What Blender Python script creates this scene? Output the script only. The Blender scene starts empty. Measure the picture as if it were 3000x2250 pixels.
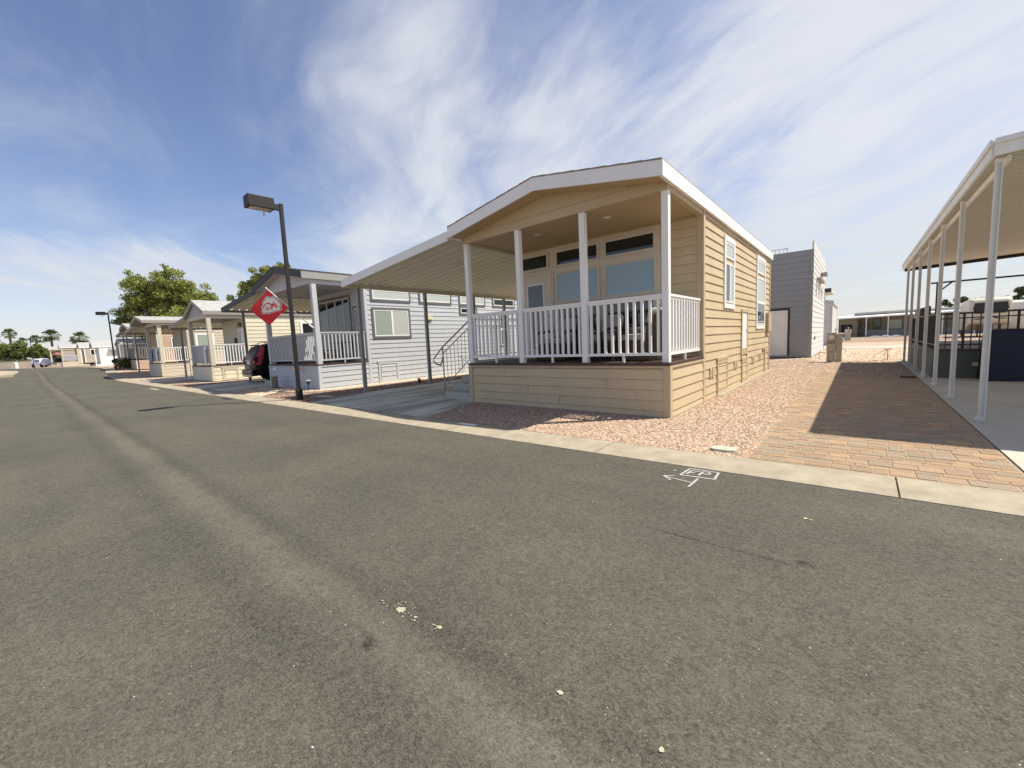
import bpy, math, random
import numpy as np
from mathutils import Vector, Matrix
random.seed(7); rng = np.random.default_rng(7)
sc = bpy.context.scene
COL = sc.collection
R = math.radians

# ------------------------------------------------------------------ camera
cd = bpy.data.cameras.new('camera'); cam = bpy.data.objects.new('camera', cd); COL.objects.link(cam)
cr = Vector((0.7664498, 0.6407153, -0.0451515)); cu = Vector((-0.0311278, 0.1072658, 0.9937430)); cf = Vector((-0.6415495, 0.7602486, -0.1021580))
cam.matrix_world = Matrix(((cr.x, cu.x, -cf.x, 2.1753), (cr.y, cu.y, -cf.y, -6.2885), (cr.z, cu.z, -cf.z, 1.27), (0, 0, 0, 1)))
cd.sensor_width = 36; cd.lens = 14.454; cd.clip_start = 0.05; cd.clip_end = 3000
sc.camera = cam
sc.render.resolution_x = 1024; sc.render.resolution_y = 768
sc.view_settings.view_transform = 'Standard'; sc.view_settings.look = 'None'
sc.view_settings.exposure = 0.5; sc.view_settings.gamma = 1

# ------------------------------------------------------------------ sun and sky
SUNV = Vector((.46, .42, 1.0)).normalized()
SEL = math.asin(SUNV.z); SAZ = math.atan2(SUNV.x, SUNV.y)
w = bpy.data.worlds.new('World'); sc.world = w; w.use_nodes = True
nt = w.node_tree; nt.nodes.clear()
def N(t, **k):
    n = nt.nodes.new(t)
    for a, b in k.items(): setattr(n, a, b)
    return n
def L(a, b): nt.links.new(a, b)
def M(op, a, b=None, c=None, clamp=False):
    n = N('ShaderNodeMath', operation=op, use_clamp=clamp)
    for i, v in enumerate((a, b, c)):
        if v is None: continue
        if isinstance(v, (int, float)): n.inputs[i].default_value = v
        else: L(v, n.inputs[i])
    return n.outputs[0]
sky = N('ShaderNodeTexSky', sky_type='NISHITA', sun_disc=False, sun_elevation=SEL, sun_rotation=SAZ, altitude=350, air_density=1.0, dust_density=0.6, ozone_density=2.0)
tc = N('ShaderNodeTexCoord'); sep = N('ShaderNodeSeparateXYZ'); L(tc.outputs['Generated'], sep.inputs[0])
X, Y, Z = sep.outputs
zc = M('ADD', M('MAXIMUM', Z, 0.0), 0.12)
px_ = M('DIVIDE', X, zc); py_ = M('DIVIDE', Y, zc)
# streak frame: u along the wisps, v across them
ca, sa = math.cos(R(-40)), math.sin(R(-40))
u = M('ADD', M('MULTIPLY', px_, ca), M('MULTIPLY', py_, sa))
v = M('SUBTRACT', M('MULTIPLY', py_, ca), M('MULTIPLY', px_, sa))
def noise(uv, scale, detail, rough, dist=0.0):
    n = N('ShaderNodeTexNoise'); n.inputs['Scale'].default_value = scale; n.inputs['Detail'].default_value = detail
    n.inputs['Roughness'].default_value = rough; n.inputs['Distortion'].default_value = dist; L(uv, n.inputs['Vector']); return n.outputs['Fac']
def vec(a, b, c=0.0):
    n = N('ShaderNodeCombineXYZ')
    for i, q in enumerate((a, b, c)):
        if isinstance(q, (int, float)): n.inputs[i].default_value = q
        else: L(q, n.inputs[i])
    return n.outputs[0]
def mr(x, a, b, c=0.0, d=1.0):
    n = N('ShaderNodeMapRange', interpolation_type='SMOOTHSTEP'); L(x, n.inputs[0])
    for i, q in enumerate((a, b, c, d)): n.inputs[i + 1].default_value = q
    return n.outputs[0]
warp = noise(vec(M('MULTIPLY', u, .5), M('MULTIPLY', v, .5), 3.1), 1.0, 3, .5)
vw = M('ADD', v, M('MULTIPLY', M('SUBTRACT', warp, .5), 1.0))
uw = M('ADD', u, M('MULTIPLY', M('SUBTRACT', warp, .5), -0.9))
streak = noise(vec(M('MULTIPLY', uw, .40), M('MULTIPLY', vw, 1.15), 1.7), 1.0, 8, .56, .45)
big = noise(vec(M('MULTIPLY', uw, .28), M('MULTIPLY', vw, .60), 9.3), 1.0, 5, .55, .2)
fine = noise(vec(M('MULTIPLY', uw, 1.6), M('MULTIPLY', vw, 4.0), 5.0), 1.0, 5, .55, .6)
# more cloud towards the sun side and the horizon
side = M('ADD', M('MULTIPLY', X, .77), M('MULTIPLY', Y, .64))
hor = mr(Z, 0.0, 0.36, 0.24, 0.0)
streak2 = noise(vec(M('MULTIPLY', M('ADD', px_, M('MULTIPLY', warp, .8)), .8), M('MULTIPLY', py_, 1.5), 21.0), 1.0, 8, .62, .5)
cov = M('ADD', M('ADD', M('MULTIPLY', streak, 1.05), M('ADD', M('MULTIPLY', big, .60), M('MULTIPLY', streak2, .30))), M('ADD', M('MULTIPLY', side, .14), hor))
cov = M('ADD', cov, M('MULTIPLY', M('SUBTRACT', fine, .5), .12))
def bank(x, y, z, a, b, amt):
    d = M('ADD', M('ADD', M('MULTIPLY', X, x), M('MULTIPLY', Y, y)), M('MULTIPLY', Z, z)); return mr(d, a, b, 0.0, amt)
cov = M('ADD', cov, M('ADD', bank(-.68, .66, .306, .86, 1.0, .15), bank(.079, .987, .14, .75, 1.0, .10)))
cov = M('SUBTRACT', cov, bank(-.93, .30, .20, .80, .98, .06))
dens = M('MAXIMUM', M('MULTIPLY', mr(cov, .86, 1.22, 0.0, 1.0), mr(fine, .30, .62, .75, 1.0)), M('MULTIPLY', mr(streak2, .38, .72, 0.0, 1.0), .34))
zen = mr(Z, 0.0, .35, 1.0, 0.0)
cloudcol = N('ShaderNodeMix', data_type='RGBA'); L(zen, cloudcol.inputs[0])
cloudcol.inputs[6].default_value = (5.9, 6.05, 6.3, 1); cloudcol.inputs[7].default_value = (5.1, 5.3, 5.35, 1)
tint = N('ShaderNodeMix', data_type='RGBA', blend_type='MULTIPLY'); tint.inputs[0].default_value = 1.0
L(sky.outputs[0], tint.inputs[6]); tint.inputs[7].default_value = (1.12, 1.0, 1.05, 1)
mix = N('ShaderNodeMix', data_type='RGBA'); L(M('MAXIMUM', M('MULTIPLY', dens, .86), mr(Z, -0.02, .20, .72, 0.0)), mix.inputs[0]); L(tint.outputs[2], mix.inputs[6]); L(cloudcol.outputs[2], mix.inputs[7])
bg = N('ShaderNodeBackground'); bg.inputs['Strength'].default_value = 0.1; L(mix.outputs[2], bg.inputs[0])
wo = N('ShaderNodeOutputWorld'); L(bg.outputs[0], wo.inputs[0])
sd = bpy.data.lights.new('sun', 'SUN'); sd.energy = 5.0; sd.angle = R(0.53); sd.color = (1, .93, .80)
sun = bpy.data.objects.new('sun', sd); COL.objects.link(sun); sun.rotation_euler = SUNV.to_track_quat('Z', 'Y').to_euler()
sun.location = (0, 0, 60)

# ------------------------------------------------------------------ terrain height
def S(t): t = min(1, max(0, t)); return t * t * (3 - 2 * t)
def zg(x, y): return .45 * S((-34 - x) / 16) - .44 * S((y - 24) / 40)

# ------------------------------------------------------------------ materials
def mat(name, col, rough=.6, var=.08, vscale=3.0, bump=0.0, bscale=60.0, metal=0.0, spec=.5, streaks=0.0, col2=None, fine=0.0):
    m = bpy.data.materials.new(name); m.use_nodes = True; t = m.node_tree; n = t.nodes; b = n['Principled BSDF']
    b.inputs['Roughness'].default_value = rough; b.inputs['Metallic'].default_value = metal; b.inputs['Specular IOR Level'].default_value = spec
    g = n.new('ShaderNodeNewGeometry')
    no = n.new('ShaderNodeTexNoise'); no.inputs['Scale'].default_value = vscale; no.inputs['Detail'].default_value = 6; no.inputs['Roughness'].default_value = .6
    t.links.new(g.outputs['Position'], no.inputs['Vector'])
    mx = n.new('ShaderNodeMix'); mx.data_type = 'RGBA'
    a = tuple(c * (1 - var) for c in col[:3]) + (1,); c2 = tuple(min(1, c * (1 + var)) for c in (col2 or col)[:3]) + (1,)
    mx.inputs[6].default_value = a; mx.inputs[7].default_value = c2
    rr = n.new('ShaderNodeMapRange'); rr.inputs[1].default_value = .3; rr.inputs[2].default_value = .7
    t.links.new(no.outputs['Fac'], rr.inputs[0]); t.links.new(rr.outputs[0], mx.inputs[0])
    out = mx.outputs[2]
    if streaks:
        mp = n.new('ShaderNodeMapping'); mp.inputs['Scale'].default_value = (9, 9, .7); t.links.new(g.outputs['Position'], mp.inputs[0])
        s2 = n.new('ShaderNodeTexNoise'); s2.inputs['Scale'].default_value = 1; s2.inputs['Detail'].default_value = 5; t.links.new(mp.outputs[0], s2.inputs['Vector'])
        r2 = n.new('ShaderNodeMapRange'); r2.inputs[1].default_value = .45; r2.inputs[2].default_value = .75; r2.inputs[3].default_value = 1; r2.inputs[4].default_value = 1 - streaks
        t.links.new(s2.outputs['Fac'], r2.inputs[0])
        m2 = n.new('ShaderNodeMix'); m2.data_type = 'RGBA'; m2.blend_type = 'MULTIPLY'; m2.inputs[0].default_value = 1
        t.links.new(out, m2.inputs[6]); t.links.new(r2.outputs[0], m2.inputs[7]); out = m2.outputs[2]
    t.links.new(out, b.inputs['Base Color'])
    if bump:
        bn = n.new('ShaderNodeTexNoise'); bn.inputs['Scale'].default_value = bscale; bn.inputs['Detail'].default_value = 4; t.links.new(g.outputs['Position'], bn.inputs['Vector'])
        bp = n.new('ShaderNodeBump'); bp.inputs['Strength'].default_value = bump; bp.inputs['Distance'].default_value = .01
        t.links.new(bn.outputs['Fac'], bp.inputs['Height']); t.links.new(bp.outputs[0], b.inputs['Normal'])
    return m
def attr_mat(name, rough=.8, bump=.3, bscale=120, mul=.25):
    m = bpy.data.materials.new(name); m.use_nodes = True; t = m.node_tree; n = t.nodes; b = n['Principled BSDF']; b.inputs['Roughness'].default_value = rough
    a = n.new('ShaderNodeAttribute'); a.attribute_name = 'col'
    g = n.new('ShaderNodeNewGeometry'); no = n.new('ShaderNodeTexNoise'); no.inputs['Scale'].default_value = bscale; no.inputs['Detail'].default_value = 5
    t.links.new(g.outputs['Position'], no.inputs['Vector'])
    r = n.new('ShaderNodeMapRange'); r.inputs[1].default_value = .3; r.inputs[2].default_value = .7; r.inputs[3].default_value = 1 - mul; r.inputs[4].default_value = 1 + mul; t.links.new(no.outputs['Fac'], r.inputs[0])
    mx = n.new('ShaderNodeMix'); mx.data_type = 'RGBA'; mx.blend_type = 'MULTIPLY'; mx.inputs[0].default_value = 1
    t.links.new(a.outputs['Color'], mx.inputs[6]); t.links.new(r.outputs[0], mx.inputs[7]); t.links.new(mx.outputs[2], b.inputs['Base Color'])
    bp = n.new('ShaderNodeBump'); bp.inputs['Strength'].default_value = bump; bp.inputs['Distance'].default_value = .006
    t.links.new(no.outputs['Fac'], bp.inputs['Height']); t.links.new(bp.outputs[0], b.inputs['Normal'])
    return m
def glass_mat(name, col, rough=.04, spec=.8):
    m = mat(name, col, rough, .12, 1.2, spec=spec); return m
def blind_mat(name, col, gap=.045):
    m = bpy.data.materials.new(name); m.use_nodes = True; t = m.node_tree; n = t.nodes; b = n['Principled BSDF']
    b.inputs['Roughness'].default_value = .12; b.inputs['Specular IOR Level'].default_value = .8
    g = n.new('ShaderNodeNewGeometry'); sp = n.new('ShaderNodeSeparateXYZ'); t.links.new(g.outputs['Position'], sp.inputs[0])
    d = n.new('ShaderNodeMath'); d.operation = 'DIVIDE'; d.inputs[1].default_value = gap; t.links.new(sp.outputs[2], d.inputs[0])
    f = n.new('ShaderNodeMath'); f.operation = 'FRACT'; t.links.new(d.outputs[0], f.inputs[0])
    cr_ = n.new('ShaderNodeValToRGB'); cr_.color_ramp.elements[0].color = tuple(c * .45 for c in col) + (1,); cr_.color_ramp.elements[0].position = .0
    e = cr_.color_ramp.elements[1]; e.color = tuple(col) + (1,); e.position = .25
    t.links.new(f.outputs[0], cr_.inputs[0]); t.links.new(cr_.outputs[0], b.inputs['Base Color']); return m
def screen_mat(name, col, alpha):
    m = mat(name, col, .8, .05); t = m.node_tree; b = t.nodes['Principled BSDF']; b.inputs['Alpha'].default_value = alpha; return m

MT = dict(
 tan=mat('tan_siding_paint', (.545, .435, .275), .65, .06, 1.1, .12, 90, col2=(.56, .45, .285), streaks=.05),
 tantrim=mat('tan_trim_paint', (.50, .395, .25), .65, .05, 1.5, .1, 90),
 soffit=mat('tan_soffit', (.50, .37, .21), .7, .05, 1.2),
 white=mat('white_paint', (.84, .835, .81), .5, .03, 2.0, streaks=.05),
 whitemetal=mat('white_painted_metal', (.80, .79, .75), .42, .04, 2.0, .06, 30, streaks=.07),
 greige=mat('greige_trim', (.62, .57, .48), .6, .04, 2.0),
 pan=mat('cream_metal_pan', (.80, .76, .64), .5, .06, 1.0, streaks=.05),
 postmetal=mat('off_white_post_paint', (.66, .65, .60), .5, .05, 3, .05, 30, streaks=.08),
 pan2=mat('grey_tan_metal_pan', (.52, .50, .43), .5, .06, 1.0, streaks=.05),  # even grey-tan of the right carport's roof sheet
 panbeam=mat('cream_beam', (.60, .55, .43), .5, .05, 1.0),
 shingle=mat('brown_shingles', (.26, .21, .18), .95, .25, 7, .9, 30),
 gshingle=mat('grey_shingles', (.36, .36, .35), .95, .25, 5, .8, 25),
 deck=mat('dark_brown_decking', (.075, .042, .032), .6, .25, 6, .3, 50),
 concrete=mat('driveway_concrete', (.42, .395, .33), .9, .12, .9, .25, 80, streaks=.0),
 step=mat('step_concrete', (.42, .42, .36), .9, .1, 3, .3, 80),
 galv=mat('galvanised_steel', (.46, .44, .42), .45, .15, 20, metal=.35),
 black=mat('black_metal', (.012, .012, .013), .45, .2, 8),
 lampblack=mat('black_powder_coat', (.008, .008, .008), .6, .15, 6, .1, 60),
 lens=mat('lamp_lens', (.45, .38, .30), .2, .1),
 graysid=mat('light_grey_siding', (.47, .495, .525), .6, .04, 1.1, .08, 90, streaks=.05),
 graytrim=mat('light_grey_trim', (.50, .52, .54), .6, .04, 1.2),
 dkgray=mat('dark_grey_trim', (.13, .125, .13), .6, .1, 2),
 charcoal=mat('charcoal_fascia', (.032, .031, .034), .6, .15, 2),
 cream=mat('cream_siding', (.66, .62, .47), .6, .04, 1.1, .08, 90, streaks=.05),
 creamtrim=mat('cream_trim', (.55, .50, .40), .6, .04, 1.1),
 taupe=mat('taupe_trim', (.30, .27, .25), .6, .06, 1.5),
 beige=mat('beige_siding', (.52, .47, .37), .6, .05, 1.1, .08, 90),
 orange=mat('terracotta_siding', (.50, .36, .25), .65, .05, 1.1),
 mush=mat('mushroom_siding', (.42, .37, .31), .65, .05, 1.1),
 darkgray=mat('slate_siding', (.29, .305, .31), .6, .05, 1.1, .08, 90),
 palegray=mat('pale_grey_siding', (.60, .605, .59), .6, .04, 1.1, .08, 90),
 screen=screen_mat('grey_screen_mesh', (.20, .21, .22), .62),
 wscreen=screen_mat('pale_screen_mesh', (.38, .41, .46), .72),
 glassdk=glass_mat('dark_window_glass', (.012, .016, .018)),
 glassgr=glass_mat('greenish_window_glass', (.03, .05, .045)),
 glassbl=glass_mat('bluish_door_glass', (.05, .065, .09)),
 blindblue=blind_mat('blue_grey_blinds', (.26, .38, .45), .03),
 blindgrn=blind_mat('green_grey_blinds', (.33, .40, .34), .05),
 blindpale=blind_mat('pale_blinds', (.50, .54, .50), .04),
 graypost=mat('grey_post_paint', (.30, .30, .28), .5, .06, 3), dkpost=mat('taupe_post_paint', (.24, .225, .21), .5, .06, 3), dkshingle=mat('charcoal_shingles', (.07, .068, .07), .95, .3, 7, .9, 30),
 olive=mat('olive_tan_wall', (.25, .215, .155), .8, .08, 1.0), yellowcream=mat('cream_lamp', (.7, .66, .45), .4, .05), dkwood=mat('dark_wood', (.03, .02, .015), .5, .2, 10), taupe2=mat('taupe_gable_siding', (.40, .37, .35), .6, .05, 1.2),
 wicker=None, cushion=mat('beige_cushion', (.42, .38, .33), .95, .1, 8, .3, 200),
 cloth=mat('white_cloth', (.7, .7, .7), .9, .05),
 foil=mat('navy_cover_fabric', (.006, .010, .035), .7, .3, 3, .4, 15),
 tealsk=mat('teal_grey_skirting', (.075, .095, .09), .7, .1, 2, .1, 60),
 brownsc=mat('dark_brown_screen', (.022, .016, .014), .8, .2, 4),
 rvcream=mat('rv_cream_gelcoat', (.62, .58, .45), .35, .08, 1.0),
 rvwhite=mat('rv_white_gelcoat', (.70, .68, .62), .35, .06, 1.0),
 pedestal=mat('pedestal_paint', (.52, .47, .37), .55, .08, 4),
 pvc=mat('white_pvc', (.8, .8, .77), .4, .03),
 red=mat('red_lens', (.38, .014, .016), .25, .1), redflag=None,
 brick=mat('red_brick_edging', (.16, .05, .035), .9, .2, 8),
 stone=mat('brown_stone', (.20, .165, .125), .9, .25, 9, .8, 18),
 block=mat('block_wall', (.33, .29, .25), .9, .12, 1.5, .3, 6),
 bark=mat('bark', (.10, .075, .05), .95, .3, 4, .8, 12),
 rubber=mat('tyre_rubber', (.012, .012, .012), .85, .2), rim=mat('alloy_rim', (.45, .45, .46), .3, .1, metal=.8),
 carblack=mat('black_car_paint', (.0035, .0035, .004), .30, .1, spec=.18), carglass=glass_mat('car_glass', (.015, .02, .022)),
 carwhite=mat('white_car_paint', (.75, .76, .78), .2, .04, spec=.7), chrome=mat('chrome_trim', (.5, .5, .5), .2, .05, metal=1),
 bluebin=mat('blue_plastic', (.03, .09, .22), .5, .1), dkplastic=mat('dark_plastic', (.02, .02, .022), .5, .1),
 orangepl=mat('orange_plastic', (.7, .12, .03), .5, .1), yellowpl=mat('yellow_plastic', (.8, .55, .12), .5, .1),
 chalk=mat('white_chalk_paint', (.37, .37, .35), .9, .25, 30), splat=mat('cream_paint_splat', (.40, .37, .26), .8, .12, 20),
 oil=mat('oil_stain', (.066, .063, .056), .8, .35, 25), yellowline=mat('worn_yellow_paint', (.42, .37, .2), .9, .2, 20),
 soil=mat('dark_soil', (.10, .07, .05), .95, .2, 10),
)
def wicker():
    m = bpy.data.materials.new('brown_wicker'); m.use_nodes = True; t = m.node_tree; n = t.nodes; b = n['Principled BSDF']; b.inputs['Roughness'].default_value = .6
    g = n.new('ShaderNodeNewGeometry'); ck = n.new('ShaderNodeTexChecker'); ck.inputs['Scale'].default_value = 55
    ck.inputs[1].default_value = (.10, .06, .035, 1); ck.inputs[2].default_value = (.035, .02, .014, 1)
    t.links.new(g.outputs['Position'], ck.inputs[0]); t.links.new(ck.outputs[0], b.inputs['Base Color']); return m
MT['wicker'] = wicker()

# ------------------------------------------------------------------ mesh builder
class MB:
    def __init__(s): s.v = []; s.f = []; s.mi = []; s.m = 0
    def mat(s, i): s.m = i; return s
    def add(s, vs, fs):
        o = len(s.v); s.v += [tuple(a) for a in vs]; s.f += [tuple(o + i for i in f) for f in fs]; s.mi += [s.m] * len(fs); return s
    def box(s, x0, x1, y0, y1, z0, z1):
        x0, x1 = min(x0, x1), max(x0, x1); y0, y1 = min(y0, y1), max(y0, y1); z0, z1 = min(z0, z1), max(z0, z1)
        return s.add([(x0, y0, z0), (x1, y0, z0), (x1, y1, z0), (x0, y1, z0), (x0, y0, z1), (x1, y0, z1), (x1, y1, z1), (x0, y1, z1)],
                     [(0, 3, 2, 1), (4, 5, 6, 7), (0, 1, 5, 4), (1, 2, 6, 5), (2, 3, 7, 6), (3, 0, 4, 7)])
    def prism(s, poly, axis, a, b):     # poly: 2-D points; axis 'x': poly is (y,z); 'y': (x,z); 'z': (x,y)
        def p(q, t): return {'x': (t, q[0], q[1]), 'y': (q[0], t, q[1]), 'z': (q[0], q[1], t)}[axis]
        n = len(poly); vs = [p(q, a) for q in poly] + [p(q, b) for q in poly]
        return s.add(vs, [tuple(range(n))[::-1], tuple(range(n, 2 * n))] + [(i, (i + 1) % n, n + (i + 1) % n, n + i) for i in range(n)])
    def tube(s, pts, r, seg=8, r2=None, caps=True):
        pts = [Vector(p) for p in pts]; n = len(pts); o = len(s.v); vs = []
        for i, p in enumerate(pts):
            d = (pts[min(i + 1, n - 1)] - pts[max(i - 1, 0)]).normalized()
            a = d.cross(Vector((0, 0, 1)));
            if a.length < .05: a = d.cross(Vector((1, 0, 0)))
            a.normalize(); b = d.cross(a); rr = r if r2 is None else r + (r2 - r) * i / max(1, n - 1)
            if isinstance(r, (list, tuple)): rr = r[i]
            for k in range(seg):
                t = 2 * math.pi * k / seg; vs.append(p + (a * math.cos(t) + b * math.sin(t)) * rr)
        fs = [(i * seg + k, i * seg + (k + 1) % seg, (i + 1) * seg + (k + 1) % seg, (i + 1) * seg + k) for i in range(n - 1) for k in range(seg)]
        if caps: fs += [tuple(range(seg))[::-1], tuple(range((n - 1) * seg, n * seg))]
        return s.add(vs, fs)
    def build(s, name, mats, parent=None, smooth=False, loc=None, bevel=0):
        me = bpy.data.meshes.new(name); me.from_pydata(s.v, [], s.f)
        mats = mats if isinstance(mats, (list, tuple)) else [mats]
        for m in mats: me.materials.append(m)
        if len(mats) > 1: me.polygons.foreach_set('material_index', s.mi)
        if smooth: me.polygons.foreach_set('use_smooth', [True] * len(me.polygons))
        me.update(); o = bpy.data.objects.new(name, me); COL.objects.link(o)
        if parent is not None: o.parent = parent
        if loc: o.location = loc
        if bevel:
            b = o.modifiers.new('bevel', 'BEVEL'); b.width = bevel; b.segments = 2; b.limit_method = 'ANGLE'
        return o
def tag(o, label=None, cat=None, group=None, kind=None):
    if label: o['label'] = label
    if cat: o['category'] = cat
    if group: o['group'] = group
    if kind: o['kind'] = kind
    return o
def thing(name, label, cat, loc=(0, 0, 0), rz=0, group=None):
    o = bpy.data.objects.new(name, None); COL.objects.link(o); o.location = loc; o.rotation_euler = (0, 0, rz); o.empty_display_size = .3
    return tag(o, label, cat, group)
def copy_tree(o, parent=None):
    c = o.copy(); COL.objects.link(c)
    if parent is not None: c.parent = parent; c.matrix_parent_inverse = o.matrix_parent_inverse
    for ch in list(o.children): copy_tree(ch, c)
    return c
def struct(o, **k):
    o['kind'] = 'structure'; return o

# lap siding on a wall plane. face 'y-' (front, normal -y at y=c), 'x+' (normal +x at x=c), 'x-', 'y+'
def siding(mb, face, c, a0, a1, z0, z1, step=.163, phase=.095, top=None, d0=.008, d1=.023):
    sgn = -1 if face[1] == '-' else 1
    gap = .006 if step < .29 and d1 > .02 else .002
    def P(a, off, z): return (a, c + sgn * off, z) if face[0] == 'y' else (c + sgn * off, a, z)
    k = math.floor((z0 - phase) / step); z = phase + k * step
    while z < z1 - 1e-4:
        b, t = max(z, z0), min(z + step - gap, z1)
        if t - b > .004:
            L0, L1 = a0, a1
            if top:                      # clip under a gable: top(z) -> (a0,a1) available at height z
                r = top(b + .6 * (t - b))
                if r is None: break
                L0, L1 = max(a0, r[0]), min(a1, r[1])
            vs = [P(L0, 0, b), P(L1, 0, b), P(L1, d1, b), P(L0, d1, b), P(L0, d0, t), P(L1, d0, t), P(L0, 0, t), P(L1, 0, t)]
            fs = [(3, 2, 5, 4), (0, 1, 2, 3), (4, 5, 7, 6), (0, 3, 4, 6), (1, 7, 5, 2)]
            if (sgn < 0) != (face[0] == 'y'): fs = [f[::-1] for f in fs]
            mb.add(vs, fs)
        z += step
    return mb

def frame_rect(mb, face, c, a0, a1, z0, z1, w, d, back=0.0):
    """four-piece trim ring, outer size a0..a1 x z0..z1, width w, proud d"""
    s = -1 if face[1] == '-' else 1
    def bx(p0, p1, q0, q1):
        if face[0] == 'y': mb.box(p0, p1, c + s * back, c + s * d, q0, q1)
        else: mb.box(c + s * back, c + s * d, p0, p1, q0, q1)
    bx(a0, a0 + w, z0, z1); bx(a1 - w, a1, z0, z1); bx(a0 + w, a1 - w, z1 - w, z1); bx(a0 + w, a1 - w, z0, z0 + w)
def slab(mb, face, c, a0, a1, z0, z1, d0, d1):
    s = -1 if face[1] == '-' else 1
    if face[0] == 'y': mb.box(a0, a1, c + s * d0, c + s * d1, z0, z1)
    else: mb.box(c + s * d0, c + s * d1, a0, a1, z0, z1)

def window(par, face, c, a0, a1, z0, z1, trim, frame, panes, tw=.09, fw=.035, name='window'):
    """panes: list of (a0,a1,z0,z1,material) inside; trim/frame materials"""
    m = MB(); frame_rect(m, face, c, a0, a1, z0, z1, tw, .042); m2 = m
    w = m.build(name, trim, par)
    f = MB()
    for (p0, p1, q0, q1, pm) in panes:
        frame_rect(f, face, c, p0, p1, q0, q1, fw, .037)
    f.build('frame', frame, w)
    for (p0, p1, q0, q1, pm) in panes:
        g = MB(); slab(g, face, c, p0 + fw, p1 - fw, q0 + fw, q1 - fw, .002, .029); g.build('pane', pm, w)
    return w

def railing(par, p0, p1, zb, zt, m, n, deck_z, individual=False, bw=.038, name='railing', feet=1, screenmat=None, dy=0):
    """straight rail panel between two xy points"""
    p0 = Vector(p0 + (0,)) if len(p0) == 2 else Vector(p0); p1 = Vector(p1 + (0,)) if len(p1) == 2 else Vector(p1)
    d = p1 - p0; Ln = d.length; ang = math.atan2(d.y, d.x)
    rb = MB(); rb.box(0, Ln, -.035, .035, zt - .035, zt); rb.box(0, Ln, -.02, .02, zt - .075, zt - .0355)
    lb = rb if not individual else MB()
    lb.box(0, Ln, -.025, .025, zb, zb + .045)
    for k in range(feet):
        x = Ln * (k + 1) / (feet + 1); lb.box(x - .018, x + .018, -.018, .018, deck_z + .002, zb + .001)
    if not individual:
        for k in range(n):
            x = Ln * (k + .5) / n; rb.box(x - bw / 2, x + bw / 2, -bw / 2 + .002, bw / 2 - .002, zb + .044, zt - .074)
    o = rb.build(name, m, par); o.location = p0; o.rotation_euler = (0, 0, ang)
    if individual: lb.build('bottom_rail', m, o)
    if individual:
        b = MB(); b.box(-bw / 2, bw / 2, -bw / 2, bw / 2, zb + .046, zt - .076); proto = None
        for k in range(n):
            x = Ln * (k + .5) / n
            if proto is None: proto = b.build('baluster', m, o); q = proto
            else: q = proto.copy(); COL.objects.link(q); q.parent = o
            q.location = (x, 0, 0)
    if screenmat:
        s = MB(); s.box(.01, Ln - .01, -.052, -.046, zb + .02, zt - .04); s.build('mesh_screen', screenmat, o)
    return o
# ------------------------------------------------------------------ ground sheets
def yk(x):      # road edge of the kerb
    pts = [(60, -2.19), (3, -2.20), (-1, -2.28), (-10, -2.38), (-31, -2.6), (-36.8, -2.44), (-40.9, -2.26), (-44.8, -1.93), (-52.9, -1.21), (-63.4, -.6), (-75, -.4), (-86.4, -.74), (-99, -2.67), (-112.9, -5.58), (-134, -9.16), (-160, -14)]
    for (a, b), (c, d) in zip(pts, pts[1:]):
        if x >= c: return b + (d - b) * (x - a) / (c - a)
    return pts[-1][1]
def kw(x): return .47 + .12 * S((x + 20) / -20)
gx = sorted(set([-900, -500, -300, -220, -170, -140] + list(np.arange(-120, -30, 2.0)) + [-28, -20, -10, 0, 10, 20, 40, 80, 160, 300, 600]))
gy = sorted(set([-600, -300, -150, -80, -50] + list(np.arange(-34, 24, 3.0)) + list(np.arange(24, 68, 2.0)) + [72, 90, 120, 200, 400, 900]))
def grid(xs, ys, fz, name, m):
    vs = [(x, y, fz(x, y)) for y in ys for x in xs]; n = len(xs)
    fs = [(j * n + i, j * n + i + 1, (j + 1) * n + i + 1, (j + 1) * n + i) for j in range(len(ys) - 1) for i in range(n - 1)]
    b = MB(); b.add(vs, fs); return b.build(name, m)

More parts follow.
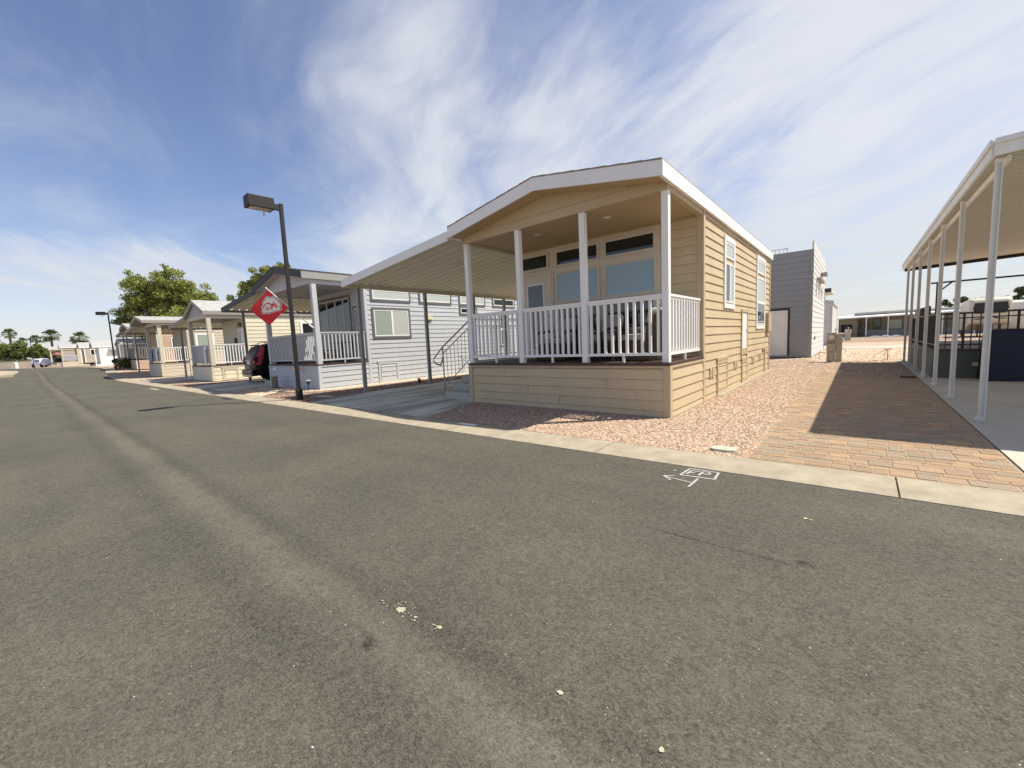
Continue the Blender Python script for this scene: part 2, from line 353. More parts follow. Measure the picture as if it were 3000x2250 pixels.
def ground_mat(name, cols, scale, bump=.7, big=.25, tint2=None):
    m = bpy.data.materials.new(name); m.use_nodes = True; t = m.node_tree; n = t.nodes; b = n['Principled BSDF']; b.inputs['Roughness'].default_value = .95; b.inputs['Specular IOR Level'].default_value = .2
    g = n.new('ShaderNodeNewGeometry'); v = n.new('ShaderNodeTexVoronoi'); v.inputs['Scale'].default_value = scale; t.links.new(g.outputs['Position'], v.inputs['Vector'])
    s = n.new('ShaderNodeSeparateColor'); t.links.new(v.outputs['Color'], s.inputs[0])
    r = n.new('ShaderNodeValToRGB'); r.color_ramp.interpolation = 'CONSTANT'
    el = r.color_ramp.elements
    while len(el) < len(cols): el.new(.5)
    for i, c in enumerate(cols): el[i].position = i / len(cols); el[i].color = tuple(c) + (1,)
    t.links.new(s.outputs[0], r.inputs[0])
    # dark gaps between stones
    mg = n.new('ShaderNodeMapRange'); mg.inputs[1].default_value = .25; mg.inputs[2].default_value = .75; mg.inputs[3].default_value = 1.0; mg.inputs[4].default_value = .62; t.links.new(v.outputs['Distance'], mg.inputs[0])
    no = n.new('ShaderNodeTexNoise'); no.inputs['Scale'].default_value = .8; no.inputs['Detail'].default_value = 7; no.inputs['Roughness'].default_value = .65; t.links.new(g.outputs['Position'], no.inputs['Vector'])
    nr = n.new('ShaderNodeMapRange'); nr.inputs[1].default_value = .3; nr.inputs[2].default_value = .7; nr.inputs[3].default_value = 1 - big; nr.inputs[4].default_value = 1 + big; t.links.new(no.outputs['Fac'], nr.inputs[0])
    mm = n.new('ShaderNodeMath'); mm.operation = 'MULTIPLY'; t.links.new(mg.outputs[0], mm.inputs[0]); t.links.new(nr.outputs[0], mm.inputs[1])
    mx = n.new('ShaderNodeMix'); mx.data_type = 'RGBA'; mx.blend_type = 'MULTIPLY'; mx.inputs[0].default_value = 1; t.links.new(r.outputs[0], mx.inputs[6]); t.links.new(mm.outputs[0], mx.inputs[7])
    t.links.new(mx.outputs[2], b.inputs['Base Color'])
    bp = n.new('ShaderNodeBump'); bp.inputs['Strength'].default_value = bump; bp.inputs['Distance'].default_value = .012; bp.invert = True
    t.links.new(v.outputs['Distance'], bp.inputs['Height']); t.links.new(bp.outputs[0], b.inputs['Normal']); return m
PINK = [(.37, .24, .165), (.46, .335, .245), (.27, .165, .11), (.52, .415, .32), (.42, .285, .195), (.24, .16, .11), (.52, .435, .34), (.43, .30, .21)]
TAN = [(.52, .40, .29), (.60, .49, .37), (.44, .31, .22), (.64, .54, .42), (.55, .42, .31), (.40, .27, .19)]
BROWN = [(.20, .125, .095), (.26, .17, .13), (.15, .09, .07), (.30, .21, .17), (.23, .14, .11)]
MT['gravelpink'] = ground_mat('pink_gravel', PINK, 55, 1.0, .12)
MT['graveltan'] = ground_mat('tan_gravel', TAN, 38, .9, .18)
MT['graveltan2'] = ground_mat('pale_tan_gravel', [(.58, .48, .34), (.66, .56, .41), (.50, .39, .27), (.70, .61, .47)], 50, .9, .15)
MT['gravelbrown'] = ground_mat('brown_gravel', BROWN, 55, 1.0, .15)

def asphalt():
    m = bpy.data.materials.new('worn_asphalt'); m.use_nodes = True; t = m.node_tree; n = t.nodes; b = n['Principled BSDF']; b.inputs['Specular IOR Level'].default_value = .25
    g = n.new('ShaderNodeNewGeometry'); P = g.outputs['Position']
    def no(sc_, det=6, ro=.6, vecin=None):
        q = n.new('ShaderNodeTexNoise'); q.inputs['Scale'].default_value = sc_; q.inputs['Detail'].default_value = det; q.inputs['Roughness'].default_value = ro; t.links.new(vecin or P, q.inputs['Vector']); return q.outputs['Fac']
    def mth(op, a, b_=None, cl=False):
        q = n.new('ShaderNodeMath'); q.operation = op; q.use_clamp = cl
        for i, w_ in enumerate((a, b_)):
            if w_ is None: continue
            if isinstance(w_, (int, float)): q.inputs[i].default_value = w_
            else: t.links.new(w_, q.inputs[i])
        return q.outputs[0]
    def rng_(x, a, b_, c, d, sm=True):
        q = n.new('ShaderNodeMapRange'); q.interpolation_type = 'SMOOTHSTEP' if sm else 'LINEAR'
        for i, w_ in enumerate((a, b_, c, d)): q.inputs[i + 1].default_value = w_
        t.links.new(x, q.inputs[0]); return q.outputs[0]
    sp = n.new('ShaderNodeSeparateXYZ'); t.links.new(P, sp.inputs[0]); x, y = sp.outputs[0], sp.outputs[1]
    y2 = mth('ADD', y, mth('MULTIPLY', mth('SUBTRACT', no(.9, 5), .5), .16))
    d1 = mth('ABSOLUTE', mth('ADD', y2, 5.39))
    light = rng_(d1, .03, .17, 1, 0)                # dusty light band between the tyre-polished edges
    dk1 = rng_(mth('ABSOLUTE', mth('ADD', y2, 5.20)), .0, .13, 1, 0); dk2 = rng_(mth('ABSOLUTE', mth('ADD', y2, 5.66)), .0, .14, 1, 0)
    patch = no(1.3, 6, .62); patch2 = no(6.0, 5, .7)
    mp = n.new('ShaderNodeMapping'); mp.inputs['Scale'].default_value = (.25, 2.2, 1); t.links.new(P, mp.inputs[0]); lane = no(1.0, 4, .5, mp.outputs[0])
    base = mth('ADD', mth('ADD', rng_(patch, .3, .7, -.06, .06), rng_(patch2, .3, .7, -.035, .035)), rng_(lane, .3, .7, -.05, .05))
    base = mth('ADD', base, mth('MULTIPLY', light, mth('MULTIPLY', patch2, .40)))
    base = mth('SUBTRACT', base, mth('MULTIPLY', dk1, .17)); base = mth('SUBTRACT', base, mth('MULTIPLY', dk2, .11))
    # oil drips soaked into the surface
    wob = mth('MULTIPLY', mth('SUBTRACT', no(26, 5, .7), .5), 1.5)
    for cx_, cy_, rx_, ry_, amt in ((.579, -5.445, .042, .032, .42), (.535, -5.42, .03, .018, .3), (1.985, -3.65, .05, .035, .38), (1.62, -3.70, .34, .016, .28), (1.28, -3.70, .14, .012, .22), (.15, -5.42, .35, .02, .16)):
        ex = mth('POWER', mth('ABSOLUTE', mth('DIVIDE', mth('SUBTRACT', x, cx_), rx_)), 2.0); ey = mth('POWER', mth('ABSOLUTE', mth('DIVIDE', mth('SUBTRACT', y, cy_), ry_)), 2.0)
        base = mth('SUBTRACT', base, rng_(mth('ADD', mth('SQRT', mth('ADD', ex, ey)), wob), .55, 1.35, amt, 0))
    # aggregate
    v = n.new('ShaderNodeTexVoronoi'); v.inputs['Scale'].default_value = 170; t.links.new(P, v.inputs['Vector'])
    s = n.new('ShaderNodeSeparateColor'); t.links.new(v.outputs['Color'], s.inputs[0])
    agg = rng_(s.outputs[0], 0, 1, -.34, .34, False); spk = rng_(s.outputs[1], .985, .998, 0, .8); spd = rng_(s.outputs[2], .93, 1.0, 0, -.25)
    v3 = n.new('ShaderNodeTexVoronoi'); v3.inputs['Scale'].default_value = 45; t.links.new(P, v3.inputs['Vector'])
    s3 = n.new('ShaderNodeSeparateColor'); t.links.new(v3.outputs['Color'], s3.inputs[0])
    agg2 = mth('ADD', rng_(s3.outputs[0], 0, 1, -.13, .13, False), rng_(no(38, 3, .7), .3, .7, -.05, .05))
    tot = mth('ADD', mth('ADD', base, agg), mth('ADD', mth('ADD', spk, spd), agg2)); tot = mth('MAXIMUM', mth('ADD', tot, 1.0), .25)
    mx = n.new('ShaderNodeMix'); mx.data_type = 'RGBA'; mx.blend_type = 'MULTIPLY'; mx.inputs[0].default_value = 1
    cm = n.new('ShaderNodeMix'); cm.data_type = 'RGBA'; cm.inputs[6].default_value = (.083, .078, .061, 1); cm.inputs[7].default_value = (.097, .090, .069, 1); t.links.new(rng_(no(.5, 4), .35, .65, 0, 1), cm.inputs[0])
    t.links.new(cm.outputs[2], mx.inputs[6]); t.links.new(tot, mx.inputs[7]); t.links.new(mx.outputs[2], b.inputs['Base Color'])
    b.inputs['Roughness'].default_value = .88
    h = mth('ADD', mth('MULTIPLY', v.outputs['Distance'], -1.0), mth('MULTIPLY', no(90, 4), 1.2))
    bp = n.new('ShaderNodeBump'); bp.inputs['Strength'].default_value = .42; bp.inputs['Distance'].default_value = .006; t.links.new(h, bp.inputs['Height']); t.links.new(bp.outputs[0], b.inputs['Normal'])
    return m
MT['asphalt'] = asphalt()

g = grid(gx, gy, lambda x, y: zg(x, y) - .03, 'ground', MT['graveltan']); struct(g)
# asphalt road
xs = [60, 20, 8, 4, 2, 0, -4, -10, -20, -30] + list(np.arange(-32, -136, -2.0)) + [-150]
b = MB(); vs = []; 
for x in xs:
    lo = -11.0 if x > -40 else max(-30, -11 - ( -40 - x) * 1.2)
    ys = [yk(x) - .002, yk(x) * .6 + lo * .4, lo]
    vs += [(x, y, zg(x, y) - .014) for y in ys]
b.add(vs, [(i * 3 + j, i * 3 + j + 1, i * 3 + j + 4, i * 3 + j + 3) for i in range(len(xs) - 1) for j in range(2)])
struct(b.build('road', MT['asphalt']))
MT['kerb'] = mat('kerb_concrete', (.31, .268, .195), .9, .14, 4.5, .4, 70, col2=(.35, .305, .225), streaks=.0)
# concrete ribbon kerb laid in bays
b = MB(); x = 62.45; 
while x > -150:
    x2 = x - 2.5; a, c = x - .006, x2 + .006
    def sec(q):
        z = zg(q, -2); e = yk(q); k = kw(q)
        return [(q, e, z - .03), (q, e, z - .010), (q, e + .05, z - .004), (q, e + k, z + .012), (q, e + k, z - .03)]
    mids = [a + (c - a) * t for t in (0, .5, 1)]; vs = sum([sec(q) for q in mids], [])
    fs = [(i * 5 + j, (i + 1) * 5 + j, (i + 1) * 5 + j + 1, i * 5 + j + 1) for i in range(2) for j in range(4)] + [(0, 1, 2, 3, 4), (14, 13, 12, 11, 10)]
    b.add(vs, fs); x = x2
struct(b.build('kerb', MT['kerb']))
# kerbed island across the road
b = MB(); isl = [(-45.3, -7.45), (-45.6, -6.76), (-60.7, -6.5), (-71.8, -6.62), (-76, -7.3), (-89, -8.9), (-89, -16), (-52, -16)]
isl2 = [(-46.4, -7.6), (-46.6, -7.25), (-60.7, -7.0), (-70, -7.1), (-88, -9.5), (-88, -15.5), (-52.5, -15.5)]
b.mat(0).prism(isl, 'z', .30, .50); b.mat(1).prism(isl2, 'z', .45, .515)
o = b.build('kerbed_island', [MT['kerb'], MT['graveltan']]); struct(o); o.location.z = 0.0
# far verge and street surfaces
def sheet(name, poly, z, m, terrain=True, kind=True):
    b = MB(); b.add([(x, y, (zg(x, y) if terrain else 0) + z) for x, y in poly], [tuple(range(len(poly)))]); o = b.build(name, m)
    if kind: struct(o)
    return o
sheet('rear_road', [(-3, 25.0), (40, 23.2), (40, 28.2), (-3, 29.4)], -.018, MT['concrete'])
MT['concshade'] = MT['concrete']
# gravel yards
sheet('gravel_yard', [(-4.33, 9.6), (-4.33, -.03), (-3.66, -1.80), (1.42, -1.73), (1.42, 12.0), (.4, 15)], -.004, MT['gravelpink'])
sheet('gravel_strip', [(-11.2, -1.86), (-8.2, -1.85), (-8.62, 0), (-8.9, 10), (-10.45, 10), (-10.45, .2), (-11.0, -.6), (-12.3, -1.0)], -.004, MT['gravelbrown'])
sheet('gravel_strip', [(-14.2, -1.86), (-11.21, -1.86), (-12.31, -1.0), (-11.01, -.6), (-10.46, .2), (-10.46, 11), (-15.3, 11), (-15.4, 0)], -.005, MT['graveltan2'])
sheet('gravel_strip', [(-22.3, -1.95), (-19.55, -1.92), (-19.7, 10), (-21.0, 10), (-21.0, -.4)], -.004, MT['gravelbrown'])
def driveway(x0):   # slab to the left of a home whose right side stands at x0
    b = MB(); poly = [(x0 - 8.25, -1.80 + (-.06 if x0 < -5 else 0)), (x0 - 3.66, -1.79 + (-.06 if x0 < -5 else 0)), (x0 - 4.22, -.04), (x0 - 4.32, 10.5), (x0 - 8.8, 10.5), (x0 - 8.72, .3)]
    b.prism(poly, 'z', -.05, .006); return struct(b.build('driveway', MT['conc2']))
def conc_mat():
    m = mat('stained_driveway_concrete', (.46, .44, .36), .85, .14, 1.1, .2, 90, col2=(.53, .51, .42)); t = m.node_tree; n = t.nodes; b = n['Principled BSDF']
    src = b.inputs['Base Color'].links[0].from_socket
    g = n.new('ShaderNodeNewGeometry'); mp = n.new('ShaderNodeMapping'); mp.inputs['Scale'].default_value = (2.3, .35, 1); t.links.new(g.outputs['Position'], mp.inputs[0])
    q = n.new('ShaderNodeTexNoise'); q.inputs['Scale'].default_value = 1; q.inputs['Detail'].default_value = 5; t.links.new(mp.outputs[0], q.inputs['Vector'])
    r = n.new('ShaderNodeMapRange'); r.interpolation_type = 'SMOOTHSTEP'; r.inputs[1].default_value = .47; r.inputs[2].default_value = .62; r.inputs[3].default_value = 1; r.inputs[4].default_value = .60; t.links.new(q.outputs['Fac'], r.inputs[0])
    mx = n.new('ShaderNodeMix'); mx.data_type = 'RGBA'; mx.blend_type = 'MULTIPLY'; mx.inputs[0].default_value = 1; t.links.new(src, mx.inputs[6]); t.links.new(r.outputs[0], mx.inputs[7]); t.links.new(mx.outputs[2], b.inputs['Base Color']); return m
MT['conc2'] = conc_mat()
for x0 in (0, -11.1, -22.1, -33.2): driveway(x0)
b = MB(); b.prism([(3.27, -1.70), (9.0, -1.68), (9.0, 13.6), (3.31, 13.6)], 'z', -.05, .008); struct(b.build('carport_slab', MT['concrete']))
# narrow concrete footing strip along the tan home
b = MB(); b.prism([(.02, 2.6), (.10, 2.6), (.13, 9.2), (.02, 9.2)], 'z', -.03, .012); struct(b.build('footing_strip', MT['kerb']))

# pavers: tumbled blocks in staggered rows
def pavers():
    vs, fs, cols = [], [], []
    pal = [(.32, .215, .13), (.29, .20, .125), (.275, .21, .14), (.35, .235, .13), (.28, .185, .12), (.275, .215, .15), (.32, .21, .13), (.30, .205, .135)]
    y = -1.68; x0, x1 = 1.44, 3.25; row = 0
    def blk(a, b_, c, d, z):
        g_ = .0025; a += g_; b_ -= g_; c += g_; d -= g_; e = .006; o = len(vs); j = lambda: random.uniform(-.0016, .0016)
        vs.extend([(a, c, -.04), (b_, c, -.04), (b_, d, -.04), (a, d, -.04)]); 
        vs.extend([(a + j(), c + j(), z - .007), (b_ + j(), c + j(), z - .007), (b_ + j(), d + j(), z - .007), (a + j(), d + j(), z - .007)])
        vs.extend([(a + e, c + e, z), (b_ - e, c + e, z), (b_ - e, d - e, z), (a + e, d - e, z)])
        F = [(8, 9, 10, 11)] + [(i, (i + 1) % 4, 4 + (i + 1) % 4, 4 + i) for i in range(4)] + [(4 + i, 4 + (i + 1) % 4, 8 + (i + 1) % 4, 8 + i) for i in range(4)]
        fs.extend([tuple(o + i for i in f) for f in F]); c0 = random.choice(pal); k = random.uniform(.88, 1.08)
        cols.extend([tuple(q * k for q in c0)] * len(F))
    H = [.165, .09, .165, .13, .09, .13]
    while y < 6.75:
        h = H[row % 6]; x = x0 - random.uniform(0, .12) * (row % 2) - .0; 
        xl = 1.36 + .0 * y
        x = xl - (.0 if row % 2 else .07)
        while x < x1 - .04:
            ln = random.choice([.165, .165, .13, .20, .165, .10]); 
            if x1 - (x + ln) < .06: ln = x1 - x
            blk(x, x + ln, y, y + h, .004 + random.uniform(-.002, .003)); x += ln
        y += h; row += 1
    me = bpy.data.meshes.new('paver_driveway'); me.from_pydata(vs, [], fs); ca = me.color_attributes.new('col', 'FLOAT_COLOR', 'CORNER')
    arr = []
    for p, c in zip(me.polygons, cols): arr += [c[0], c[1], c[2], 1.0] * p.loop_total
    ca.data.foreach_set('color', arr); me.materials.append(attr_mat('tumbled_pavers', .85, .35, 60, .16))
    o = bpy.data.objects.new('paver_driveway', me); COL.objects.link(o); return struct(o)
pavers()
sheet('paver_bedding', [(1.30, -1.70), (3.26, -1.70), (3.26, 6.85), (1.40, 6.85)], -.0005, mat('sand_joint', (.34, .26, .17), .95, .15, 20))
sheet('gravel_yard', [(1.42, 6.86), (3.28, 6.86), (3.28, 13.6), (1.42, 13.6)], -.006, MT['gravelpink'])

# loose stones over the gravel beds nearest the camera, one mesh per bed
def stones(name, poly, n, smin, smax, pal, label, zoff=0.0, near=None):
    P = np.array(poly); mn, mxx = P.min(0), P.max(0); pts = []
    tot = 0
    def inside(x, y):
        r = np.zeros(len(x), bool); j = len(P) - 1
        for i in range(len(P)):
            c = ((P[i, 1] > y) != (P[j, 1] > y)) & (x < (P[j, 0] - P[i, 0]) * (y - P[i, 1]) / (P[j, 1] - P[i, 1] + 1e-12) + P[i, 0]); r ^= c; j = i
        return r
    xs_, ys_ = [], []
    while tot < n:
        x = rng.uniform(mn[0], mxx[0], n); y = rng.uniform(mn[1], mxx[1], n)
        k = inside(x, y)
        if near is not None:
            d = np.hypot(x - 2.17, y + 6.29); k &= rng.random(n) < np.clip((near / d) ** 2, 0, 1)
        xs_.append(x[k]); ys_.append(y[k]); tot += k.sum()
    x = np.concatenate(xs_)[:n]; y = np.concatenate(ys_)[:n]
    base = np.array([(1, 0, 0), (0, 1, 0), (-1, 0, 0), (0, -1, 0), (0, 0, 1), (0, 0, -1), (.65, .65, .5), (-.65, -.6, .55)], float)
    base = base[:6]; F = np.array([(0, 1, 4), (1, 2, 4), (2, 3, 4), (3, 0, 4)])
    s = rng.uniform(smin, smax, n) * np.where(rng.random(n) < .1, 1.5, 1); th = rng.uniform(0, 6.28, n)
    V = base[None, :, :] * (1 + rng.uniform(-.3, .3, (n, 6, 3))) + rng.uniform(-.2, .2, (n, 6, 3))
    V[:, :, 0] *= 1.25; V[:, :, 2] *= .75; V *= s[:, None, None]
    c, q = np.cos(th), np.sin(th); vx = V[:, :, 0] * c[:, None] - V[:, :, 1] * q[:, None]; vy = V[:, :, 0] * q[:, None] + V[:, :, 1] * c[:, None]
    V = np.stack([vx + x[:, None], vy + y[:, None], V[:, :, 2] + (zoff + .2 * s)[:, None]], 2).reshape(-1, 3)
    Fs = (F[None] + (np.arange(n) * 6)[:, None, None]).reshape(-1, 3)
    me = bpy.data.meshes.new(name); me.vertices.add(len(V)); me.vertices.foreach_set('co', V.ravel()); me.loops.add(len(Fs) * 3); me.loops.foreach_set('vertex_index', Fs.ravel().astype(np.int32))
    me.polygons.add(len(Fs)); me.polygons.foreach_set('loop_start', np.arange(0, len(Fs) * 3, 3, dtype=np.int32)); me.polygons.foreach_set('loop_total', np.full(len(Fs), 3, dtype=np.int32))
    pal = np.array(pal); ci = pal[rng.integers(0, len(pal), n)] * rng.uniform(.75, 1.25, n)[:, None]
    cc = np.repeat(np.concatenate([ci, np.ones((n, 1))], 1), 12, 0)
    ca = me.color_attributes.new('col', 'FLOAT_COLOR', 'CORNER'); me.update(); me.validate()
    me.color_attributes['col'].data.foreach_set('color', cc.ravel().astype(np.float32)); me.materials.append(MT['stoneattr'])
    o = bpy.data.objects.new(name, me); COL.objects.link(o); tag(o, label, 'gravel', kind='stuff'); return o
MT['stoneattr'] = attr_mat('loose_stone', .9, .2, 150, .15)
stones('loose_gravel', [(-4.3, -.02), (-3.62, -1.78), (1.38, -1.72), (1.42, 9.0), (.14, 9.0), (.05, .02)], 60000, .005, .0125, PINK, 'loose pink gravel around the tan home', -.003, near=4.8)
stones('loose_gravel', [(-11.2, -1.82), (-8.22, -1.82), (-8.7, .1), (-8.95, 5), (-10.3, 5), (-10.4, .2), (-11.0, -.6)], 9000, .008, .02, BROWN + PINK[:3], 'loose brown gravel between the lamp post and driveway', -.003)
stones('loose_gravel', [(-14.2, -1.82), (-11.3, -1.82), (-12.2, -1.0), (-11.0, -.6), (-10.6, .2), (-10.6, 5), (-11.12, 5), (-11.1, -.15), (-15.2, -.15)], 9000, .01, .022, TAN, 'loose pale gravel along the grey home', -.004)
stones('loose_gravel', [(.3, 9.3), (3.2, 7.0), (3.2, 13.6), (8, 14.5), (6, 24), (-.9, 24), (.7, 16), (-3, 12)], 16000, .015, .035, TAN + PINK[:2], 'loose tan gravel on the empty lot behind', -.028)
stones('road_grit', [(-8, -6.2), (-4, -2.5), (3.0, -2.4), (3.0, -6.0), (.2, -6.4)], 260, .0010, .0032, [(.5, .48, .42), (.45, .43, .38), (.7, .68, .62), (.03, .03, .03)], 'scattered grit lying on the asphalt', -.013, near=2.5)
# ------------------------------------------------------------------ park homes
def park_home(name, label, loc, W, Ln, D, dz, wz, ez, rz, yo=.35, ov=.05, fh=.2, sid='tan', trim='tantrim', posts=(), postm='white', fascia='white', rake=None, roofm='shingle',
              beam=None, soffit='soffit', gablem=None, deckm='deck', rail='white', rails=(), nb=12, pw=.1, step=.163, phase=.095, frontsid=None, skirt=True, individual=False, floor=0.0, group='park model homes along the street', bh=.155, screen=None, vent=False):
    H = thing(name, label, 'home', loc, 0, group)
    rake = rake or fascia; beam = beam or trim; gablem = gablem or beam; frontsid = frontsid or sid
    S_, T_ = MT[sid], MT[trim]
    m = MB()
    if skirt and D > 0:
        m.mat(0).box(-W + .01, -.01, .01, D - .0, 0, dz - .045)
        siding(m, 'y-', .01, -W + .09, -.09, 0, dz - .085, step, phase); siding(m, 'x+', -.01, .09, D - .02, 0, dz - .085, step, phase)
        siding(m, 'x-', -W + .01, .09, D - .02, 0, dz - .085, step, phase)
        m.mat(1); 
        for cx in (-W, -.0):
            sx = 1 if cx < -.1 else -1
            m.box(cx - .020 * sx, cx + .085 * sx, -.020, .012, 0, dz - .047); m.box(cx - .020 * sx, cx + .012 * sx, .012, .085, 0, dz - .047)
        m.box(-W + .086, -.086, -.018, .012, dz - .084, dz - .047); m.box(-.012, .018, .086, D - .022, dz - .084, dz - .047)
        m.build('skirting', [S_, T_], H)
    if D > 0:
        d = MB(); nbd = 12
        for k in range(nbd):
            a = -.035 + (D + .03) * k / nbd; d.box(-W - .02, .02, a, a + (D + .03) / nbd - .006, dz - .04, dz)
        d.build('deck', MT[deckm], H)
    # main body
    m = MB(); m.mat(0).box(-W + .02, -.02, D + .02, Ln, floor, ez - .04)
    siding(m, 'y-', D + .02, -W + .10, -.10, dz + .002 if D > 0 else floor, wz - .0, step, phase)
    siding(m, 'x+', -.02, D + .105, Ln - .09, floor, ez - fh + .02, step, phase)
    siding(m, 'x-', -W + .02, D + .105, Ln - .09, floor, ez - fh + .02, step, phase)
    m.build('wall', MT[frontsid] if sid == frontsid else S_, H)
    for cx in (-W, 0.0):
        sx = 1 if cx < -.1 else -1
        m = MB(); m.box(cx + .0155 * sx, cx + .098 * sx, D - .012, D + .018, (dz if D > 0 else floor) + .002, wz); m.box(cx - .014 * sx, cx + .016 * sx, D - .0095, D + .10, floor, ez - fh + .02); m.build('corner_trim', T_, H)
        m = MB(); m.box(cx - .012 * sx, cx + .016 * sx, Ln - .09, Ln + .004, floor, ez - fh + .02); m.build('corner_trim', T_, H)
    hw = W / 2
    if D > 0:
        b = MB(); b.box(-W + .005, -.005, .0, .10, wz - .015, wz - .015 + bh); b.box(-.10, -.004, .102, D - .008, wz - .03, ez - fh + .03); b.box(-W + .004, -W + .10, .102, D - .008, wz - .03, ez - fh + .03)
        b.build('porch_beam', MT[beam], H)
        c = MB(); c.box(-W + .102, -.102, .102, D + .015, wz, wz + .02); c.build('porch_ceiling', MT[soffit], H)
    # gable triangle above the beam
    def rt(x): return rz - (rz - ez) * abs(x + hw) / (hw + ov)
    g = MB(); zb = wz - .012 + bh if D > 0 else wz
    yb = .012 if D > 0 else D - .0
    g.prism([(-W + .006, zb), (-.006, zb), (-.006, rt(0) - .03), (-hw, rz - .03), (-W + .006, rt(-W) - .03)], 'y', yb, yb + .06)
    gs = MB()
    if D > 0 or True:
        def top(z):
            if z > rz - .06: return None
            if z < rt(0) - .06: return (-W + .01, -.01)
            k = (rz - .06 - z) / (rz - ez) * (hw + ov); return (-hw - k, -hw + k)
        siding(g, 'y-', yb, -W + .01, -.01, zb + .002, rz - .05, .30 if sid == 'tan' else step, zb, top=top, d0=.001, d1=.013)
    g.build('gable', MT[gablem], H)
    # roof: soffit body, shingles, fascias
    s = MB(); e = ez - .005
    s.prism([(-W - ov + .03, e - fh + .03), (-hw, rz - .005 - fh + .03), (ov - .03, e - fh + .03), (ov - .03, e - .01), (-hw, rz - .015), (-W - ov + .03, e - .01)], 'y', -yo + .03, yb - .012)
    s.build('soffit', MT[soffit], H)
    r = MB(); y0, y1 = -yo - .012, Ln + .12
    n = max(2, int((y1 - y0) / .9))
    # shingle courses as thin steps
    for sgn in (-1, 1):
        xe = -hw + sgn * (hw + ov + .015); N_ = 8
        for k in range(N_):
            a, c = k / N_, (k + 1) / N_; xa, xc = -hw + (xe + hw) * a, -hw + (xe + hw) * c
            za, zc_ = rz - (rz - ez) * a, rz - (rz - ez) * c
            r.prism([(xa, za - .004), (xc, zc_ - .004), (xc, zc_ + .022), (xa, za + .014)], 'y', y0 + (.003 if k % 2 else 0), y1)
    ro = r.build('roof', MT[roofm], H)
    f = MB()
    f.box(ov - .002, ov + .026, -yo, y1 - .03, ez - fh, ez - .006); f.box(-W - ov - .026, -W - ov + .002, -yo, y1 - .03, ez - fh, ez - .006)
    f.box(ov - .03, ov - .003, -yo + .03, y1 - .04, ez - fh, ez - fh + .025)
    f.build('fascia', MT[fascia], H)
    f = MB()
    f.prism([(-hw, rz - .004), (ov + .025, ez - .004), (ov + .025, ez - fh), (-hw, rz - fh)], 'y', -yo - .004, -yo + .026)
    f.prism([(-hw, rz - .004), (-hw, rz - fh), (-W - ov - .025, ez - fh), (-W - ov - .025, ez - .004)], 'y', -yo - .004, -yo + .026)
    f.build('rake_fascia', MT[rake], H)
    if vent:
        v = MB(); v.prism([(-hw + .3, 0), (-hw + .62, 0), (-hw + .56, .1), (-hw + .36, .1)], 'y', Ln * .45, Ln * .45 + .35); o = v.build('roof_vent', MT['white'], H); o.location.z = rz - .08
    for x in posts:
        p = MB(); p.box(x - pw / 2, x + pw / 2, .012, .012 + pw, dz + .001, wz - .016); p.build('porch_post', MT[postm], H, bevel=.006)
    zt = dz + 1.045
    for r_ in rails:
        railing(H, r_[0], r_[1], dz + .11, zt, MT[rail], r_[2], dz, individual=individual, screenmat=(MT[screen] if screen and len(r_) > 3 else None))
    return H

def access_panel(par, face, c, a0, a1, z1, m, z0=0.0, step=.163, phase=.095, sid=None):
    b = MB(); frame_rect(b, face, c, a0, a1, z0 + .002, z1, .075, .040); slab(b, face, c, a0 - .03, a1 + .03, z1 + .001, z1 + .06, .002, .046)
    o = b.build('access_panel', MT[m], par)
    s = MB(); slab(s, face, c, a0 + .10, a1 - .10, z0 + .03, z1 - .10, .018, .0265)
    siding(s, face, c - (.0), a0 + .10, a1 - .10, z0 + .03, z1 - .10, step, phase, d0=.028, d1=.042); s.build('hatch', MT[sid or m], o); return o

# ---- tan home, nearest
W1, D1 = 4.316, 1.76
px_posts = (-4.272, -2.868, -1.46, -.062)
H1 = park_home('park_home', 'tan lap-sided park home with white fascia and a railed front porch', (0, 0, 0), W1, 9.12, D1, .845, 3.39, 3.66, 4.03, yo=.376, ov=.03, fh=.215,
   posts=px_posts, pw=.104, individual=True,
   rails=[((-4.215, .062), (-2.925, .062), 11), ((-2.81, .062), (-1.517, .062), 11), ((-1.403, .062), (-.12, .062), 10), ((-.062, .12), (-.062, 1.74), 12)])
# wide window wall under the porch
b = MB(); F = D1 + .02
b.box(-4.20, -.775, F - .030, F - .002, 1.30, 3.352)
b.build('window_surround', MT['greige'], H1)
c0 = F - .030
colm = [(-4.12, -3.36), (-3.11, -2.075), (-1.90, -.868)]
for i, (a, e) in enumerate(colm):
    window(H1, 'y-', c0, a - .035, e + .035, 2.895, 3.265, MT['greige'], MT['greige'], [(a, e, 2.93, 3.235, MT['glassdk'])], tw=.03, fw=.018)
for i, (a, e) in enumerate(colm[1:]):
    window(H1, 'y-', c0, a - .035, e + .035, 2.08, 2.785, MT['greige'], MT['greige'], [(a, e, 2.115, 2.75, MT['blindblue'])], tw=.03, fw=.018)
    window(H1, 'y-', c0, a - .035, e + .035, 1.39, 2.072, MT['greige'], MT['white'], [(a, e, 1.425, 2.035, MT['glassgr'])], tw=.03, fw=.022)
d = MB(); d.box(-4.16, -3.27, c0 - .018, c0 - .001, .85, 2.79); dr = d.build('door', MT['greige'], H1)
d = MB(); frame_rect(d, 'y-', c0 - .018, -3.985, -3.475, 1.02, 2.60, .035, .012); d.build('glass_surround', MT['white'], dr)
d = MB(); d.box(-3.95, -3.51, c0 - .024, c0 - .019, 1.055, 2.565); d.build('pane', MT['glassbl'], dr)
d = MB(); frame_rect(d, 'y-', c0, -4.20, -3.215, .848, 2.85, .04, .024); d.build('door_frame', MT['greige'], dr)
